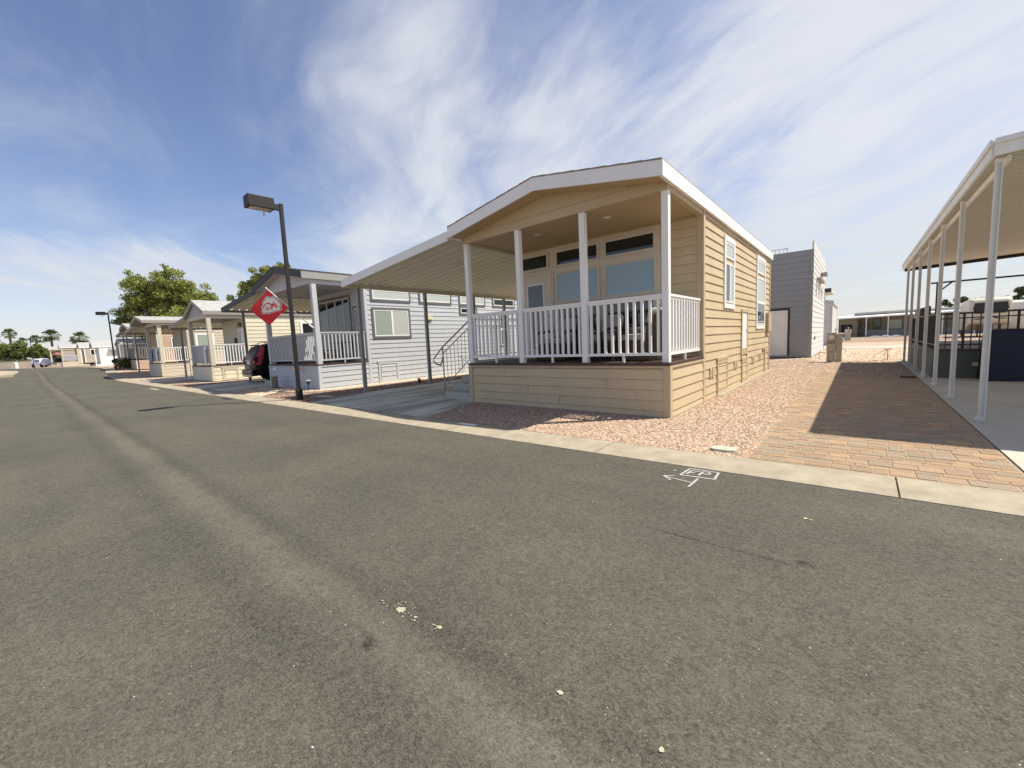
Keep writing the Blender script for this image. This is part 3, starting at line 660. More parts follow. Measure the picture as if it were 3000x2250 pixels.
d = MB(); d.tube([(-3.36, c0 - .018, 1.83), (-3.36, c0 - .07, 1.83), (-3.45, c0 - .07, 1.83)], .012, 8); d.build('door_handle', MT['galv'], dr)
for lx in (-1.3, -2.83):
    l = MB(); l.tube([(lx, .655, 3.391), (lx, .655, 3.383)], .085, 20); o = l.build('recessed_light', MT['greige'], H1)
    l = MB(); l.tube([(lx, .655, 3.3828), (lx, .655, 3.3815)], .055, 20); l.build('lens', MT['white'], o)
# right side wall openings
XW = -.02
window(H1, 'x+', XW, 3.26, 4.19, 1.775, 3.265, MT['white'], MT['white'], [(3.37, 4.08, 2.83, 3.14, MT['blindpale']), (3.37, 3.735, 1.90, 2.72, MT['glassgr']), (3.735, 4.08, 1.90, 2.72, MT['blindpale'])], tw=.10, fw=.03)
window(H1, 'x+', XW, 6.83, 8.17, 1.32, 3.32, MT['white'], MT['white'], [(6.94, 8.06, 2.86, 3.20, MT['blindpale']), (6.94, 8.06, 2.06, 2.74, MT['blindpale']), (6.94, 8.06, 1.44, 2.06, MT['glassgr'])], tw=.10, fw=.035)
b = MB(); slab(b, 'x+', XW, 4.97, 5.68, 2.73 - 1.0, 2.73 - .93, .002, .046); slab(b, 'x+', XW, 4.97, 5.05, .60, 1.73, .002, .040); slab(b, 'x+', XW, 5.60, 5.68, .60, 1.73, .002, .040); slab(b, 'x+', XW, 5.052, 5.598, .70, .845, .002, .036)
o = b.build('storage_door', MT['tantrim'], H1)
b = MB(); slab(b, 'x+', XW, 5.055, 5.595, .848, 1.725, .002, .030); b.build('door_panel', MT['white'], o)
b = MB(); slab(b, 'x+', XW, 5.53, 5.56, 1.25, 1.32, .031, .045); b.build('latch', MT['galv'], o)
access_panel(H1, 'x+', XW, 2.74, 3.60, .70, 'tantrim', sid='tan'); access_panel(H1, 'x+', XW, 5.05, 5.70, .56, 'tantrim', sid='tan'); access_panel(H1, 'x+', XW, 8.22, 8.86, .66, 'tantrim', sid='tan')
for yv, zv in ((2.2, .50), (4.25, .52), (6.35, .50), (7.35, .53)):
    for k in range(2):
        b = MB(); slab(b, 'x+', XW, yv + .19 * k, yv + .19 * k + .15, zv - .1, zv + .1, .002, .033 + .003 * k)
        for j in range(4): slab(b, 'x+', XW, yv + .19 * k + .02, yv + .19 * k + .13, zv - .075 + .04 * j, zv - .055 + .04 * j, .033, .040)
        b.build('vent', MT['tan'], H1)
b = MB(); slab(b, 'x+', XW, 8.42, 8.92, 1.24, 1.80, .002, .10); o = b.build('meter_box', MT['tantrim'], H1)
b = MB(); slab(b, 'x+', XW, 7.9, 8.0, .62, .70, .002, .035); b.build('outlet_cover', MT['black'], H1)
# drip edge nails of wear: butt joints of the front skirting boards
b = MB()
for xj, zj in ((-2.72, .095 + .163), (-2.0, .095), (-1.05, .095 + .326), (-3.3, .095 + .49)):
    b.box(xj, xj + .004, -.0155, -.0035, zj + .006, zj + .150)
b.build('board_joint', MT['tantrim'], H1)

# steps up the left side
ST = thing('concrete_steps', 'grey concrete steps with a steel handrail beside the tan porch', 'steps', (-4.33, 0, 0))
for k in range(5):
    y = .06 + .27 * k; t = MB(); t.box(-.93 + .02 * (k > 0), -.004, y, 3.0 if k == 4 else 2.9 - .001 * k, .17 * k + .001 if k else .001, .17 * (k + 1) - .001)
    t.build('step' if k < 4 else 'landing', MT['step'], ST, bevel=.008)
hr = MB(); xr = -.97
P = lambda y, z: (xr, y, z)
hr.tube([P(.02, .80), P(-.12, .84), P(-.19, .90), P(-.17, .97), P(.10, 1.22), P(1.03, 1.86), P(1.12, 1.88), P(3.0, 1.88)], .019, 8)
hr.tube([P(.10, 1.07), P(1.03, 1.70), P(3.0, 1.70)], .013, 8); hr.tube([P(.10, 1.0), P(.02, .80)], .018, 8)
hr.tube([P(.10, .006), P(.10, 1.21)], .017, 8); hr.tube([P(1.08, .40), P(1.08, 1.87)], .017, 8); hr.tube([P(3.0, .40), P(3.0, 1.87)], .017, 8); hr.tube([P(2.02, .40), P(2.02, 1.87)], .017, 8)
hr.tube([P(.10, .28), P(1.08, .95), P(3.0, .95)], .012, 8)
H_ = hr.build('handrail', MT['galv'], ST, smooth=True)
sp = MB()
for k in range(7):
    y = .22 + .122 * k; f_ = (y - .10) / .93; sp.tube([P(y, .28 + .67 * f_ * .98), P(y, 1.07 + .63 * f_)], .0075, 6)
for k in range(13): y = 1.2 + .14 * k; sp.tube([P(y, .95), P(y, 1.70)], .0075, 6)
sp.build('spindles', MT['galv'], H_)

# ---- corrugated patio awnings
def awning(label, loc, Wd, y0, y1, zi, zo, posts, m='pan', beam='panbeam', fas='white', postm='panbeam', pitch=.30, fh=.17, pr=.045, group='corrugated patio awnings'):
    A = thing('patio_awning', label, 'awning', loc, 0, group)
    r = MB(); y = y0 + .03; prof = []
    while y < y1:
        prof += [(y, .075), (y + .085, .075), (y + .10, 0), (y + .15, 0), (y + .153, .05), (y + .185, .05), (y + .188, 0), (y + .225, 0), (y + .228, .05), (y + .26, .05), (y + .263, 0), (y + .285, 0)]; y += pitch
    n = len(prof); vs = []
    for x, z in ((0, zi), (-Wd, zo)):
        vs += [(x, q[0], z + q[1]) for q in prof]
    for x, z in ((0, zi), (-Wd, zo)): vs += [(x, q[0], z + q[1] + .004) for q in prof]
    fs = [(i, i + 1, n + i + 1, n + i) for i in range(n - 1)] + [(2 * n + i, 3 * n + i, 3 * n + i + 1, 2 * n + i + 1) for i in range(n - 1)]
    r.add(vs, fs); r.build('roof_panel', MT[m], A)
    b = MB(); b.box(-Wd + .0, -Wd + .06, y0 + .03, y1 - .05, zo - .11, zo - .003); b.build('beam', MT[beam], A)
    f = MB()
    f.prism([(.0, zi - fh + .06), (.0, zi + .075), (-Wd - .02, zo + .085), (-Wd - .02, zo - fh + .06)], 'y', y0 - .012, y0 + .028)
    f.build('fascia', MT[fas], A)
    for yp in posts:
        p = MB(); p.box(-Wd + .0, -Wd + .09, yp - pr, yp - pr + .02, .0, zo - .112); p.box(-Wd + .0, -Wd + .09, yp + pr - .02, yp + pr, .0, zo - .112); p.box(-Wd + .02, -Wd + .07, yp - pr + .019, yp + pr - .019, .0, zo - .112)
        p.box(-Wd - .01, -Wd + .10, yp - pr - .01, yp + pr + .01, .0, .03)
        p.build('awning_post', MT[postm], A, bevel=.004)
    return A
awning('cream corrugated patio awning on slim posts, attached to the tan home', (-4.37, 0, 0), 4.36, -.40, 9.1, 3.50, 3.075, (.02, 2.38, 4.6, 6.3, 8.6), fas='white', postm='graypost' if 'graypost' in MT else 'whitemetal')

# ---- light grey home
H2 = park_home('park_home', 'light grey lap-sided park home with dark grey window trim and charcoal gable fascia', (-11.13, -.15, 0), 4.05, 11.0, 1.80, .82, 3.42, 3.74, 4.17, yo=.30, ov=.04, fh=.21, sid='graysid', trim='graytrim',
   posts=(-3.98, -.075), postm='graytrim', fascia='graypost', rake='charcoal', roofm='dkshingle', soffit='graytrim', gablem='graysid', deckm='deck', rail='graytrim', individual=True,
   rails=[((-3.92, .062), (-.13, .062), 30), ((-.062, .12), (-.062, 1.78), 13)], pw=.15, bh=.16, step=.172, phase=.05, vent=True)
def gwin(par, a0, a1, z0, z1, panes, face='x+', c=-.02): return window(par, face, c, a0, a1, z0, z1, MT['dkgray'], MT['white'], panes, tw=.085, fw=.035)
o_ = .15
gwin(H2, 1.90 + o_, 3.55 + o_, 1.60, 2.72, [(1.985 + o_, 2.74 + o_, 1.685, 2.635, MT['blindgrn']), (2.74 + o_, 3.465 + o_, 1.685, 2.635, MT['blindpale'])])
for a, e, pn in ((1.90, 3.62, 'blindpale'), (4.02, 5.72, 'blindpale'), (6.15, 7.80, 'blindpale'), (8.30, 9.95, 'glassgr')):
    gwin(H2, a + o_, e + o_, 2.93, 3.42, [(a + o_ + .085, e + o_ - .085, 3.015, 3.335, MT[pn])])
gwin(H2, 6.15 + o_, 7.25 + o_, 2.52, 2.925, [(6.235 + o_, 6.70 + o_, 2.60, 2.84, MT['glassdk']), (6.70 + o_, 7.165 + o_, 2.60, 2.84, MT['glassdk'])])
gwin(H2, 8.72 + o_, 9.42 + o_, 1.05, 2.70, [(8.805 + o_, 9.335 + o_, 1.9, 2.615, MT['glassdk']), (8.805 + o_, 9.335 + o_, 1.135, 1.9, MT['glassgr'])])
access_panel(H2, 'x+', -.02, 2.02 + o_, 2.86 + o_, .74, 'graytrim', sid='graysid', step=.172, phase=.05); access_panel(H2, 'x+', -.02, 6.3, 7.2, .74, 'graytrim', sid='graysid', step=.172, phase=.05)
b = MB(); slab(b, 'x+', -.02, 4.35 + o_, 4.62 + o_, 2.31, 2.44, .002, .09); b.build('wall_light', MT['yellowcream'] if 'yellowcream' in MT else MT['rvcream'], H2)
# sliding porch door and side light
Fg = 1.82
w_ = window(H2, 'y-', Fg, -3.50, -.93, .84, 3.25, MT['dkgray'], MT['graytrim'], [(-3.38, -2.70, .90, 3.14, MT['glassgr']), (-2.70, -2.05, .90, 3.14, MT['glassdk']), (-2.05, -1.45, .90, 3.14, MT['glassdk']), (-1.45, -1.02, .90, 3.14, MT['glassdk'])], tw=.08, fw=.045, name='sliding_door')
window(H2, 'y-', Fg, -.78, -.28, 1.72, 2.80, MT['dkgray'], MT['white'], [(-.70, -.36, 1.80, 2.72, MT['glassgr'])], tw=.06, fw=.03)
b = MB(); b.box(-3.62, -3.38, -.036, -.013, .60, .70); b.build('number_plate', MT['white'], H2)
# timber steps left of the grey porch
t = thing('porch_steps', 'grey steps with one tall newel post beside the grey porch, next to the black car', 'steps', (-15.2, -.15, 0))
for k in range(4):
    s = MB(); s.box(-.95, -.01, .1 + .27 * k, 1.9, .001 + .17 * k, .17 * (k + 1) - .001); s.build('step', MT['step'], t)
s = MB(); s.box(-.55, -.44, .32, .43, .342, 1.62); s.box(-.57, -.42, .30, .45, 1.621, 1.66); s.build('newel_post', MT['graytrim'], t)
awning('dark-edged corrugated awning left of the grey home, sheltering the black car', (-15.22, 0, 0), 4.1, -.38, 9.0, 3.60, 3.24, (.42, 4.6, 8.6), fas='charcoal', postm='dkpost' if 'dkpost' in MT else 'taupe', beam='taupe')

# ---- cream home with steep grey gable
H3 = park_home('park_home', 'cream-sided park home with a steep grey gable over its porch', (-22.1, -.3, 0), 3.5, 11.0, 1.6, .76, 3.12, 3.42, 4.10, yo=.12, ov=.04, fh=.17, sid='cream', trim='creamtrim',
   posts=(-3.42, -.09), postm='creamtrim', fascia='taupe', rake='taupe', roofm='gshingle', soffit='taupe', gablem='taupe2' if 'taupe2' in MT else 'creamtrim', rail='white', pw=.17,
   rails=[((-3.3, .062), (-.18, .062), 2, 1), ((-.062, .16), (-.062, 1.58), 11)], screen='wscreen', step=.2)
b = MB(); b.box(-1.05, -.15, 1.585, 1.617, .77, 2.62); o = b.build('door', MT['white'], H3)
b = MB(); b.box(-.95, -.62, 1.578, 1.584, .95, 2.45); b.build('pane', MT['glassdk'], o)
b = MB()
for k in range(9):
    a = math.pi * k / 8; b.add([(-.6 + .33 * math.cos(a) - .06, 1.57, 2.72 + .22 * math.sin(a)), (-.6 + .33 * math.cos(a) + .06, 1.57, 2.70 + .2 * math.sin(a)), (-.6 + .2 * math.cos(a), 1.55, 2.66)], [(0, 1, 2)])
tag(b.build('door_swag', MT['soil'], None, loc=(-22.1, -.3, 0)), 'dark arched swag over the door of the cream home', 'wreath')
b = MB(); b.tube([(-1.45, 1.60, 2.0), (-1.45, 1.56, 2.0)], .17, 16); tag(b.build('door_wreath', MT['soil'], None, loc=(-22.1, -.3, 0)), 'dark round wreath beside the door of the cream home', 'wreath')
window(H3, 'x+', -.02, 4.4, 5.5, 1.95, 2.95, MT['white'], MT['white'], [(4.48, 5.42, 2.03, 2.87, MT['glassdk'])], tw=.08)
access_panel(H3, 'x+', -.01, .42, 1.12, .60, 'creamtrim', sid='cream', step=.2)
b = MB(); b.box(-.75, -.45, -.075, -.055, .78, 1.72); tag(b.build('hanging_towel', MT['cloth'], None, loc=(-22.1, -.3, 0)), 'white towel hanging on the screened rail of the cream home', 'towel')
t = thing('porch_steps', 'grey steps with a looped handrail left of the cream porch', 'steps', (-25.65, -.3, 0))
for k in range(4):
    s = MB(); s.box(-.95, -.01, .1 + .27 * k, 1.9, .001 + .17 * k, .17 * (k + 1) - .001); s.build('step', MT['step'], t)
s = MB(); s.tube([(-1.0, -.1, .5), (-1.0, -.15, .8), (-1.0, .1, 1.05), (-1.0, 1.1, 1.65), (-1.0, 1.9, 1.66)], .025, 6); s.tube([(-1, .12, 0), (-1, .12, 1.06)], .02, 6); s.tube([(-1, 1.1, .6), (-1, 1.1, 1.65)], .02, 6)
for k in range(6): s.tube([(-1, .25 + .14 * k, .25 + .09 * k), (-1, .25 + .14 * k, 1.15 + .085 * k)], .012, 5)
s.build('handrail', MT['whitemetal'], t)
awning('small taupe corrugated awning left of the cream home', (-25.66, -.1, 0), 4.0, -.25, 9.0, 3.36, 3.02, (.3, 4.5, 8.5), m='pan', fas='taupe', postm='taupe', beam='taupe', fh=.15)

# ---- beige home with flat grey roof
H4 = park_home('park_home', 'beige park home with low grey roof and pale mesh panels on its porch', (-33.25, -.3, 0), 4.0, 11.0, 1.55, .90, 3.45, 3.72, 4.12, yo=.75, ov=.12, fh=.17, sid='beige', trim='creamtrim', posts=(-3.9, -.1), postm='creamtrim',
   fascia='taupe', rake='taupe', roofm='gshingle', soffit='taupe', gablem='taupe', rail='white', pw=.2, rails=[((-3.8, .062), (-.2, .062), 2, 1), ((-.062, .18), (-.062, 1.53), 11)], screen='wscreen', step=.2, vent=True)
window(H4, 'x+', -.02, 2.0, 3.1, 1.85, 2.85, MT['white'], MT['white'], [(2.08, 3.02, 1.93, 2.77, MT['blindgrn'])], tw=.08)
window(H4, 'x+', -.02, 2.0, 3.1, 2.98, 3.3, MT['taupe'], MT['white'], [(2.06, 3.04, 3.03, 3.25, MT['blindpale'])], tw=.05)
b = MB(); b.box(-3.3, -2.3, -.08, -.055, 1.02, 1.90); tag(b.build('hanging_cloth', MT['wscreen'], None, loc=(-33.25, -.3, 0)), 'wide pale blue-grey cloth hung on the porch rail of the beige home', 'cloth')
b = MB(); b.box(-.9, -.5, -.082, -.056, 1.0, 1.85); tag(b.build('hanging_cloth', MT['cloth'], None, loc=(-33.25, -.3, 0)), 'narrow white cloth hung by the corner post of the beige home', 'cloth')
awning('grey corrugated awning left of the beige home', (-37.4, -.6, 0), 4.2, -.2, 9.0, 3.66, 3.3, (.3, 4.5, 8.5), fas='taupe', postm='taupe', beam='taupe', fh=.15)
z4 = zg(-46, 0)
H4b = park_home('park_home', 'terracotta-sided park home behind the beige home, white corner boards and dark slider window', (-44.4, .0, z4), 4.0, 10.5, 1.5, .8, 3.3, 3.55, 3.95, sid='orange', trim='white', posts=(-3.9, -.1), postm='taupe', fascia='taupe', roofm='gshingle', soffit='taupe', rail='taupe', gablem='taupe', step=.2,
   rails=[((-3.8, .062), (-.2, .062), 14), ((-.062, .18), (-.062, 1.48), 8)])
window(H4b, 'x+', -.02, 2.45, 3.6, 1.62, 2.62, MT['white'], MT['white'], [(2.5, 3.0, 1.68, 2.56, MT['glassdk']), (3.0, 3.55, 1.68, 2.56, MT['glassdk'])], tw=.05)
awning('grey corrugated awning left of the terracotta home', (-48.5, .0, z4), 3.6, -.2, 8.0, 3.4, 3.1, (.3, 4.5, 7.5), fas='taupe', postm='taupe', beam='taupe', fh=.15)

# ---- homes at the far bend
zf = .45
H5 = park_home('park_home', 'grey park home with a screened porch behind the flowering bush', (-57, .7, zf), 4.0, 9.0, .0, .0, 2.25, 2.5, 3.05, yo=.1, sid='darkgray', trim='graytrim', fascia='graytrim', roofm='gshingle', soffit='graytrim', gablem='darkgray', step=.25)
s = MB(); s.box(-.02, 1.35, .0, 2.6, .0, 2.3); 
s = MB()
for y in (-.35, .28, .9, 1.7, 2.5): s.box(.9, .98, y, y + .07, 0, 2.42)
for z in (.9, 2.36): s.box(.91, .97, -.35, 2.5, z, z + .06)
s.box(.0, .95, -.34, -.28, 2.36, 2.42); po = s.build('porch_frame', MT['graytrim'], H5)
s = MB(); s.box(.93, .94, -.28, 2.5, .05, 2.36); s.box(.0, .94, -.32, -.31, .05, 2.36); s.build('mesh_screen', MT['screen'], po)
H6 = park_home('park_home', 'white park home with pale grey roof, behind the parked dark car', (-86, 1.0, zf), 4.2, 9.5, .55, .3, 2.75, 3.0, 3.85, yo=.15, sid='white', trim='white', fascia='white', roofm='gshingle', soffit='taupe', gablem='white', posts=(-.1,), step=.3, rail='white')
window(H6, 'x+', -.02, 1.75, 2.75, 1.3, 2.4, MT['white'], MT['white'], [(1.8, 2.7, 1.36, 2.34, MT['blindpale'])], tw=.06)
s = MB(); s.prism([(-.0, 2.72), (.45, 2.45), (.45, 2.38), (0, 2.6)], 'y', 1.6, 2.9); s.build('window_awning', MT['taupe'], H6)
H7 = park_home('park_home', 'mushroom park home with grey roof, raised without skirting', (-96, .2, zf), 4.2, 9.0, .45, .5, 2.95, 3.2, 3.95, yo=.1, sid='mush', trim='white', fascia='white', roofm='gshingle', soffit='taupe', gablem='taupe', posts=(-.1,), step=.3, floor=.55, skirt=False)
window(H7, 'x+', -.02, 1.15, 2.0, 1.7, 2.75, MT['white'], MT['white'], [(1.2, 1.95, 1.76, 2.69, MT['glassdk'])], tw=.07)
s = MB(); s.box(-3.9, -.3, .5, 8.5, .32, .54); 
for y in (1.2, 2.4, 4.5, 6): s.tube([(-.3, y, .3), (-.5, y, .3)], .3, 12)
s.build('chassis', MT['soil'], H7)
H8 = park_home('park_home', 'sage park home with cream fascia and an open corner porch', (-106, -1.5, zf), 4.2, 9.0, 1.95, .95, 3.25, 3.5, 4.0, yo=.12, sid='beige', trim='creamtrim', fascia='white', roofm='gshingle', soffit='taupe', gablem='taupe', posts=(-.15,), pw=.22, postm='creamtrim', rail='white', rails=[((-.062, .2), (-.062, 1.9), 2, 1)], screen='wscreen', step=.3)
H9 = park_home('park_home', 'taupe park home with pale roof and a flag at its porch, leftmost of the row', (-114, -2.6, zf), 4.2, 9.0, 1.5, .8, 3.1, 3.35, 3.85, yo=.1, sid='mush', trim='creamtrim', fascia='rvcream', roofm='gshingle', soffit='taupe', gablem='taupe', posts=(-.15,), pw=.22, postm='creamtrim', step=.3)
# ------------------------------------------------------------------ right carport
CP = thing('carport', 'large white metal carport on a row of slim posts over a concrete slab', 'carport', (3.40, 1.27, 0))
r = MB(); x0, x1, y0, y1 = -.05, 4.4, -.06, 12.7
zr = lambda x: 3.19 + .035 * x
x = x0; prof = []
while x < x1: prof += [(x, 0), (x + .17, 0), (x + .18, .03), (x + .20, .03), (x + .21, 0)]; x += .21
yy = y0 + .02; prof = []
while yy < y1: prof += [(yy, 0), (yy + .115, 0), (yy + .125, .022), (yy + .14, .022), (yy + .15, 0)]; yy += .15
n = len(prof); vs = []
for t in (0, .006):
    for xx in (x0, x1): vs += [(xx, q[0], zr(xx) + q[1] + t) for q in prof]
r.add(vs, [(i, n + i, n + i + 1, i + 1) for i in range(n - 1)] + [(2 * n + i, 2 * n + i + 1, 3 * n + i + 1, 3 * n + i) for i in range(n - 1)])
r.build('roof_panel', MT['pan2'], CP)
f = MB()
f.prism([(x0 - .03, zr(x0) - .03), (x1, zr(x1) - .03), (x1, zr(x1) + .155), (x0 - .03, zr(x0) + .155)], 'y', y0 - .02, y0 + .02)
f.prism([(x0 - .03, zr(x0) + .10), (x1, zr(x1) + .10), (x1, zr(x1) + .155), (x0 - .03, zr(x0) + .155)], 'y', y0 - .05, y0 - .021)
f.box(x0 - .05, x0 - .02, y0 + .021, y1, 3.145, 3.335); f.box(x0 - .07, x0 - .051, y0 - .02, y1, 3.27, 3.34)
f.build('fascia', MT['whitemetal'], CP)
b = MB(); b.box(.045, .075, .06, y1 - .05, 3.10, 3.17); b.build('beam', MT['whitemetal'], CP)
b = MB(); b.prism([(x0, zr(x0) - .10), (x1, zr(x1) - .10), (x1, zr(x1) - .004), (x0, zr(x0) - .004)], 'y', y1 - .12, y1 - .06); b.build('rear_beam', MT['brownsc'], CP)
for yp in (.06, 2.25, 4.2, 6.1, 7.98, 9.80, 11.5):
    p = MB(); p.box(-.045, -.028, yp - .030, yp + .030, .012, 3.145); p.box(-.002, .015, yp - .030, yp + .030, .012, 3.145); p.box(-.029, -.001, yp - .017, yp + .017, .012, 3.145)
    p.box(-.080, -.045, yp - .038, yp - .029, .03, .07); p.box(-.049, .019, yp - .034, yp + .034, .03, .07); p.box(-.04, .011, yp - .03, yp + .03, .008, .03); p.box(-.049, .019, yp - .034, yp + .034, 3.09, 3.144)
    p.build('carport_post', MT['postmetal'], CP, bevel=.004)

# raised deck under the carport
DK = thing('raised_deck', 'raised deck with teal-grey skirting and black metal railing under the white carport', 'deck', (3.53, 7.22, 0))
m = MB(); m.box(.0, 4.2, .0, 6.0, .009, .62); siding(m, 'y-', 0, .06, 4.2, .01, .60, .16, .02); siding(m, 'x-', 0, .04, 6.0, .01, .60, .16, .02); m.build('skirting', MT['tealsk'], DK)
m = MB(); m.box(-.03, 4.23, -.04, 6.03, .622, .66); m.build('deck_boards', MT['deck'], DK)
m = MB(); m.box(.6, .95, -.022, -.016, .28, .36); m.build('vent', MT['pedestal'], DK)
m = MB(); m.box(.0, 4.2, .0, .04, 1.43, 1.47); m.box(0, 4.2, .005, .035, 1.33, 1.355); m.box(0, 4.2, .005, .035, .74, .77)
for k in range(33): xx = .03 + .13 * k; m.box(xx, xx + (.04 if k % 3 == 0 else .018), .01, .03, .662, 1.43)
m.box(0, .04, .05, 6.0, 1.43, 1.47); m.box(.005, .035, .05, 6, .74, .77)
for k in range(45): yy = .13 + .13 * k; m.box(.01, .03, yy, yy + .018, .662, 1.43)
m.build('railing', MT['black'], DK)
# tall dark screens behind the posts
for k, (ya, yb) in enumerate(((9.6, 10.7), (10.9, 12.0), (12.15, 13.0))):
    m = MB(); m.box(3.62, 3.66, ya, yb, .67, 1.72)
    for j in range(10): m.box(3.60, 3.62, ya + .03, yb - .03, .72 + .1 * j, .78 + .1 * j)
    tag(m.build('shade_screen', MT['brownsc'], None), ['dark brown slatted screen on the raised deck, nearest the street', 'dark brown slatted screen in the middle of the deck edge', 'dark brown slatted screen farthest back on the raised deck'][k], 'screen', 'dark screens along the deck edge')
# black frame above the deck
m = MB(); m.box(3.58, 8.0, 9.0, 9.05, 2.26, 2.30); m.box(3.68, 3.71, 9.0, 9.05, .67, 2.26); m.add([(3.71, 9.02, 2.05), (3.71, 9.04, 2.05), (3.92, 9.04, 2.26), (3.92, 9.02, 2.26), (3.71, 9.02, 2.01), (3.71, 9.04, 2.01), (3.97, 9.04, 2.26), (3.97, 9.02, 2.26)], [(0, 1, 2, 3), (4, 7, 6, 5), (0, 3, 7, 4), (1, 5, 6, 2)]); 
tag(m.build('canopy_frame', MT['black'], None), 'thin black metal canopy frame standing on the raised deck', 'frame')
# navy cover over grill / furniture
def cover():
    n = 18; vs = []; hs = []
    b = MB(); rings = []
    for j, (z, k) in enumerate(((.012, 1.05), (.2, 1.03), (.5, 1.01), (.8, 1.0), (.97, .98), (1.03, .93), (1.05, .80))):
        ring = []
        for i in range(n * 4):
            t = i / (n * 4) * 4; s_, f_ = int(t), t - int(t)
            hx, hy = .72 * k, .32 * k
            q = [(-hx + 2 * hx * f_, -hy), (hx, -hy + 2 * hy * f_), (hx - 2 * hx * f_, hy), (-hx, hy - 2 * hy * f_)][s_]
            wv = 1 + .02 * math.sin(i * 1.7) * (1 - j / 7)
            ring.append((q[0] * wv, q[1] * wv, z + .012 * math.sin(i * .9)))
        rings.append(ring)
    N_ = n * 4; b.add(sum(rings, []), [(j * N_ + i, j * N_ + (i + 1) % N_, (j + 1) * N_ + (i + 1) % N_, (j + 1) * N_ + i) for j in range(len(rings) - 1) for i in range(N_)] + [tuple(range((len(rings) - 1) * N_, len(rings) * N_))])
    o = b.build('covered_grill', MT['foil'], None, smooth=True, loc=(4.96, 6.92, .008)); tag(o, 'bulky item under a navy blue fabric cover in front of the raised deck', 'cover'); return o
cover()
m = MB(); m.box(2.98, 3.26, 7.15, 7.23, .0, .035); tag(m.build('edging_brick', MT['brick'], None), 'low red brick edging strip beside the carport slab', 'edging')
for k, (yy, rr) in enumerate(((10.35, .17), (11.3, .2))):
    m = MB(); m.tube([(3.66, yy, .008), (3.66, yy, .62)], rr * .8, 12); m.tube([(3.66, yy, .55), (3.66, yy, .62)], rr, 12); tag(m.build('rolled_tarp', MT['pvc'] if 0 else MT['cushion'], None), ['pale upright rolled tarp between the rear carport posts, nearer one', 'pale upright rolled tarp at the farthest carport post'][k], 'tarp')

# ------------------------------------------------------------------ two-storey slate home at the back
T2 = thing('loft_home', 'tall slate-grey two-storey home with a white rooftop railing', 'home', (.58, 16.1, 0), 0)
m = MB(); m.box(-4.4, 0, .02, 7.9, .1, 4.66); siding(m, 'y-', .02, -4.4, -.09, .1, 4.62, .24, .1); siding(m, 'x+', 0, .03, 7.9, .02, 4.5, .24, .1); m.build('wall', MT['darkgray'], T2)
m = MB(); m.box(-4.4, -.09, -.005, .015, .0, .099); m.box(-.088, .012, -.012, .018, .0, 4.66); m.build('corner_trim', MT['darkgray'], T2)
m = MB(); m.box(-.03, .03, .0, 7.9, 4.66, 5.0); m.box(-.034, .034, 7.2, 7.9, 4.4, 4.66); m.build('parapet', MT['palegray'], T2)
m = MB(); m.box(0.019, .024, .02, 7.9, .02, 4.64); siding(m, 'x+', .02, .03, 7.9, .02, 4.64, .24, .1); m.build('side_cladding', MT['palegray'], T2)
m = MB(); m.box(-2.1, -.98 + .12, -.006, .001, .09, 2.12); o = m.build('door', MT['whitemetal'], T2)
m = MB(); m.box(-.86, -.78, -.02, .001, .09, 2.22); m.box(-2.2, -.86, -.02, .001, 2.13, 2.22); m.build('door_frame', MT['charcoal'], o)
m = MB(); m.box(-3.6, -.98, .4, .44, 4.88, 4.92)
for k in range(16): m.box(-3.6 + .165 * k, -3.575 + .165 * k, .41, .435, 4.66, 4.88)
m.box(-1.0, -.96, .4, .44, 4.66, 4.94); m.build('roof_railing', MT['whitemetal'], T2)
m = MB(); m.box(.03, .30, 4.2, 4.8, 3.88, 4.05); m.box(.03, .22, 1.6, 4.6, 3.52, 3.58); m.build('wall_bracket', MT['taupe'], T2)
for k, yy in enumerate((1.45, 3.2, 4.9)): window(T2, 'x+', .036, yy, yy + .8, 2.85, 3.35, MT['whitemetal'], MT['white'], [(yy + .06, yy + .74, 2.9, 3.3, MT['blindpale'])], tw=.06, fw=.03)
m = MB(); m.prism([(1.2, .9), (1.55, .8), (1.2, .75)], 'x', .045, .09); m.build('wall_hook', MT['taupe'], T2)
# flat canopy and post beyond
t = thing('flat_canopy', 'dark-edged flat canopy on one post beyond the two-storey home', 'canopy', (1.0, 24.0, 0))
m = MB(); m.box(-2.2, -.08, 0, 3.2, 3.30, 3.50); m.build('roof', MT['rvcream'], t); m = MB(); m.box(-2.2, -.08, -.03, -.002, 3.28, 3.51); m.build('fascia', MT['charcoal'], t)
m = MB(); m.box(-.50, -.42, 1.2, 1.28, 0, 3.30); m.build('canopy_post', MT['graytrim'], t)
H10 = park_home('park_home', 'pale grey park home seen past the two-storey home', (.62, 33.5, zg(0, 34)), 4.0, 9.0, 0, 0, 3.0, 3.3, 3.7, yo=.1, sid='palegray', trim='graytrim', fascia='graytrim', roofm='gshingle', soffit='graytrim', gablem='palegray', step=.2)
window(H10, 'y-', .02, -1.2, -.5, 1.2, 2.6, MT['white'], MT['white'], [(-1.14, -.56, 1.26, 2.54, MT['glassdk'])], tw=.06)

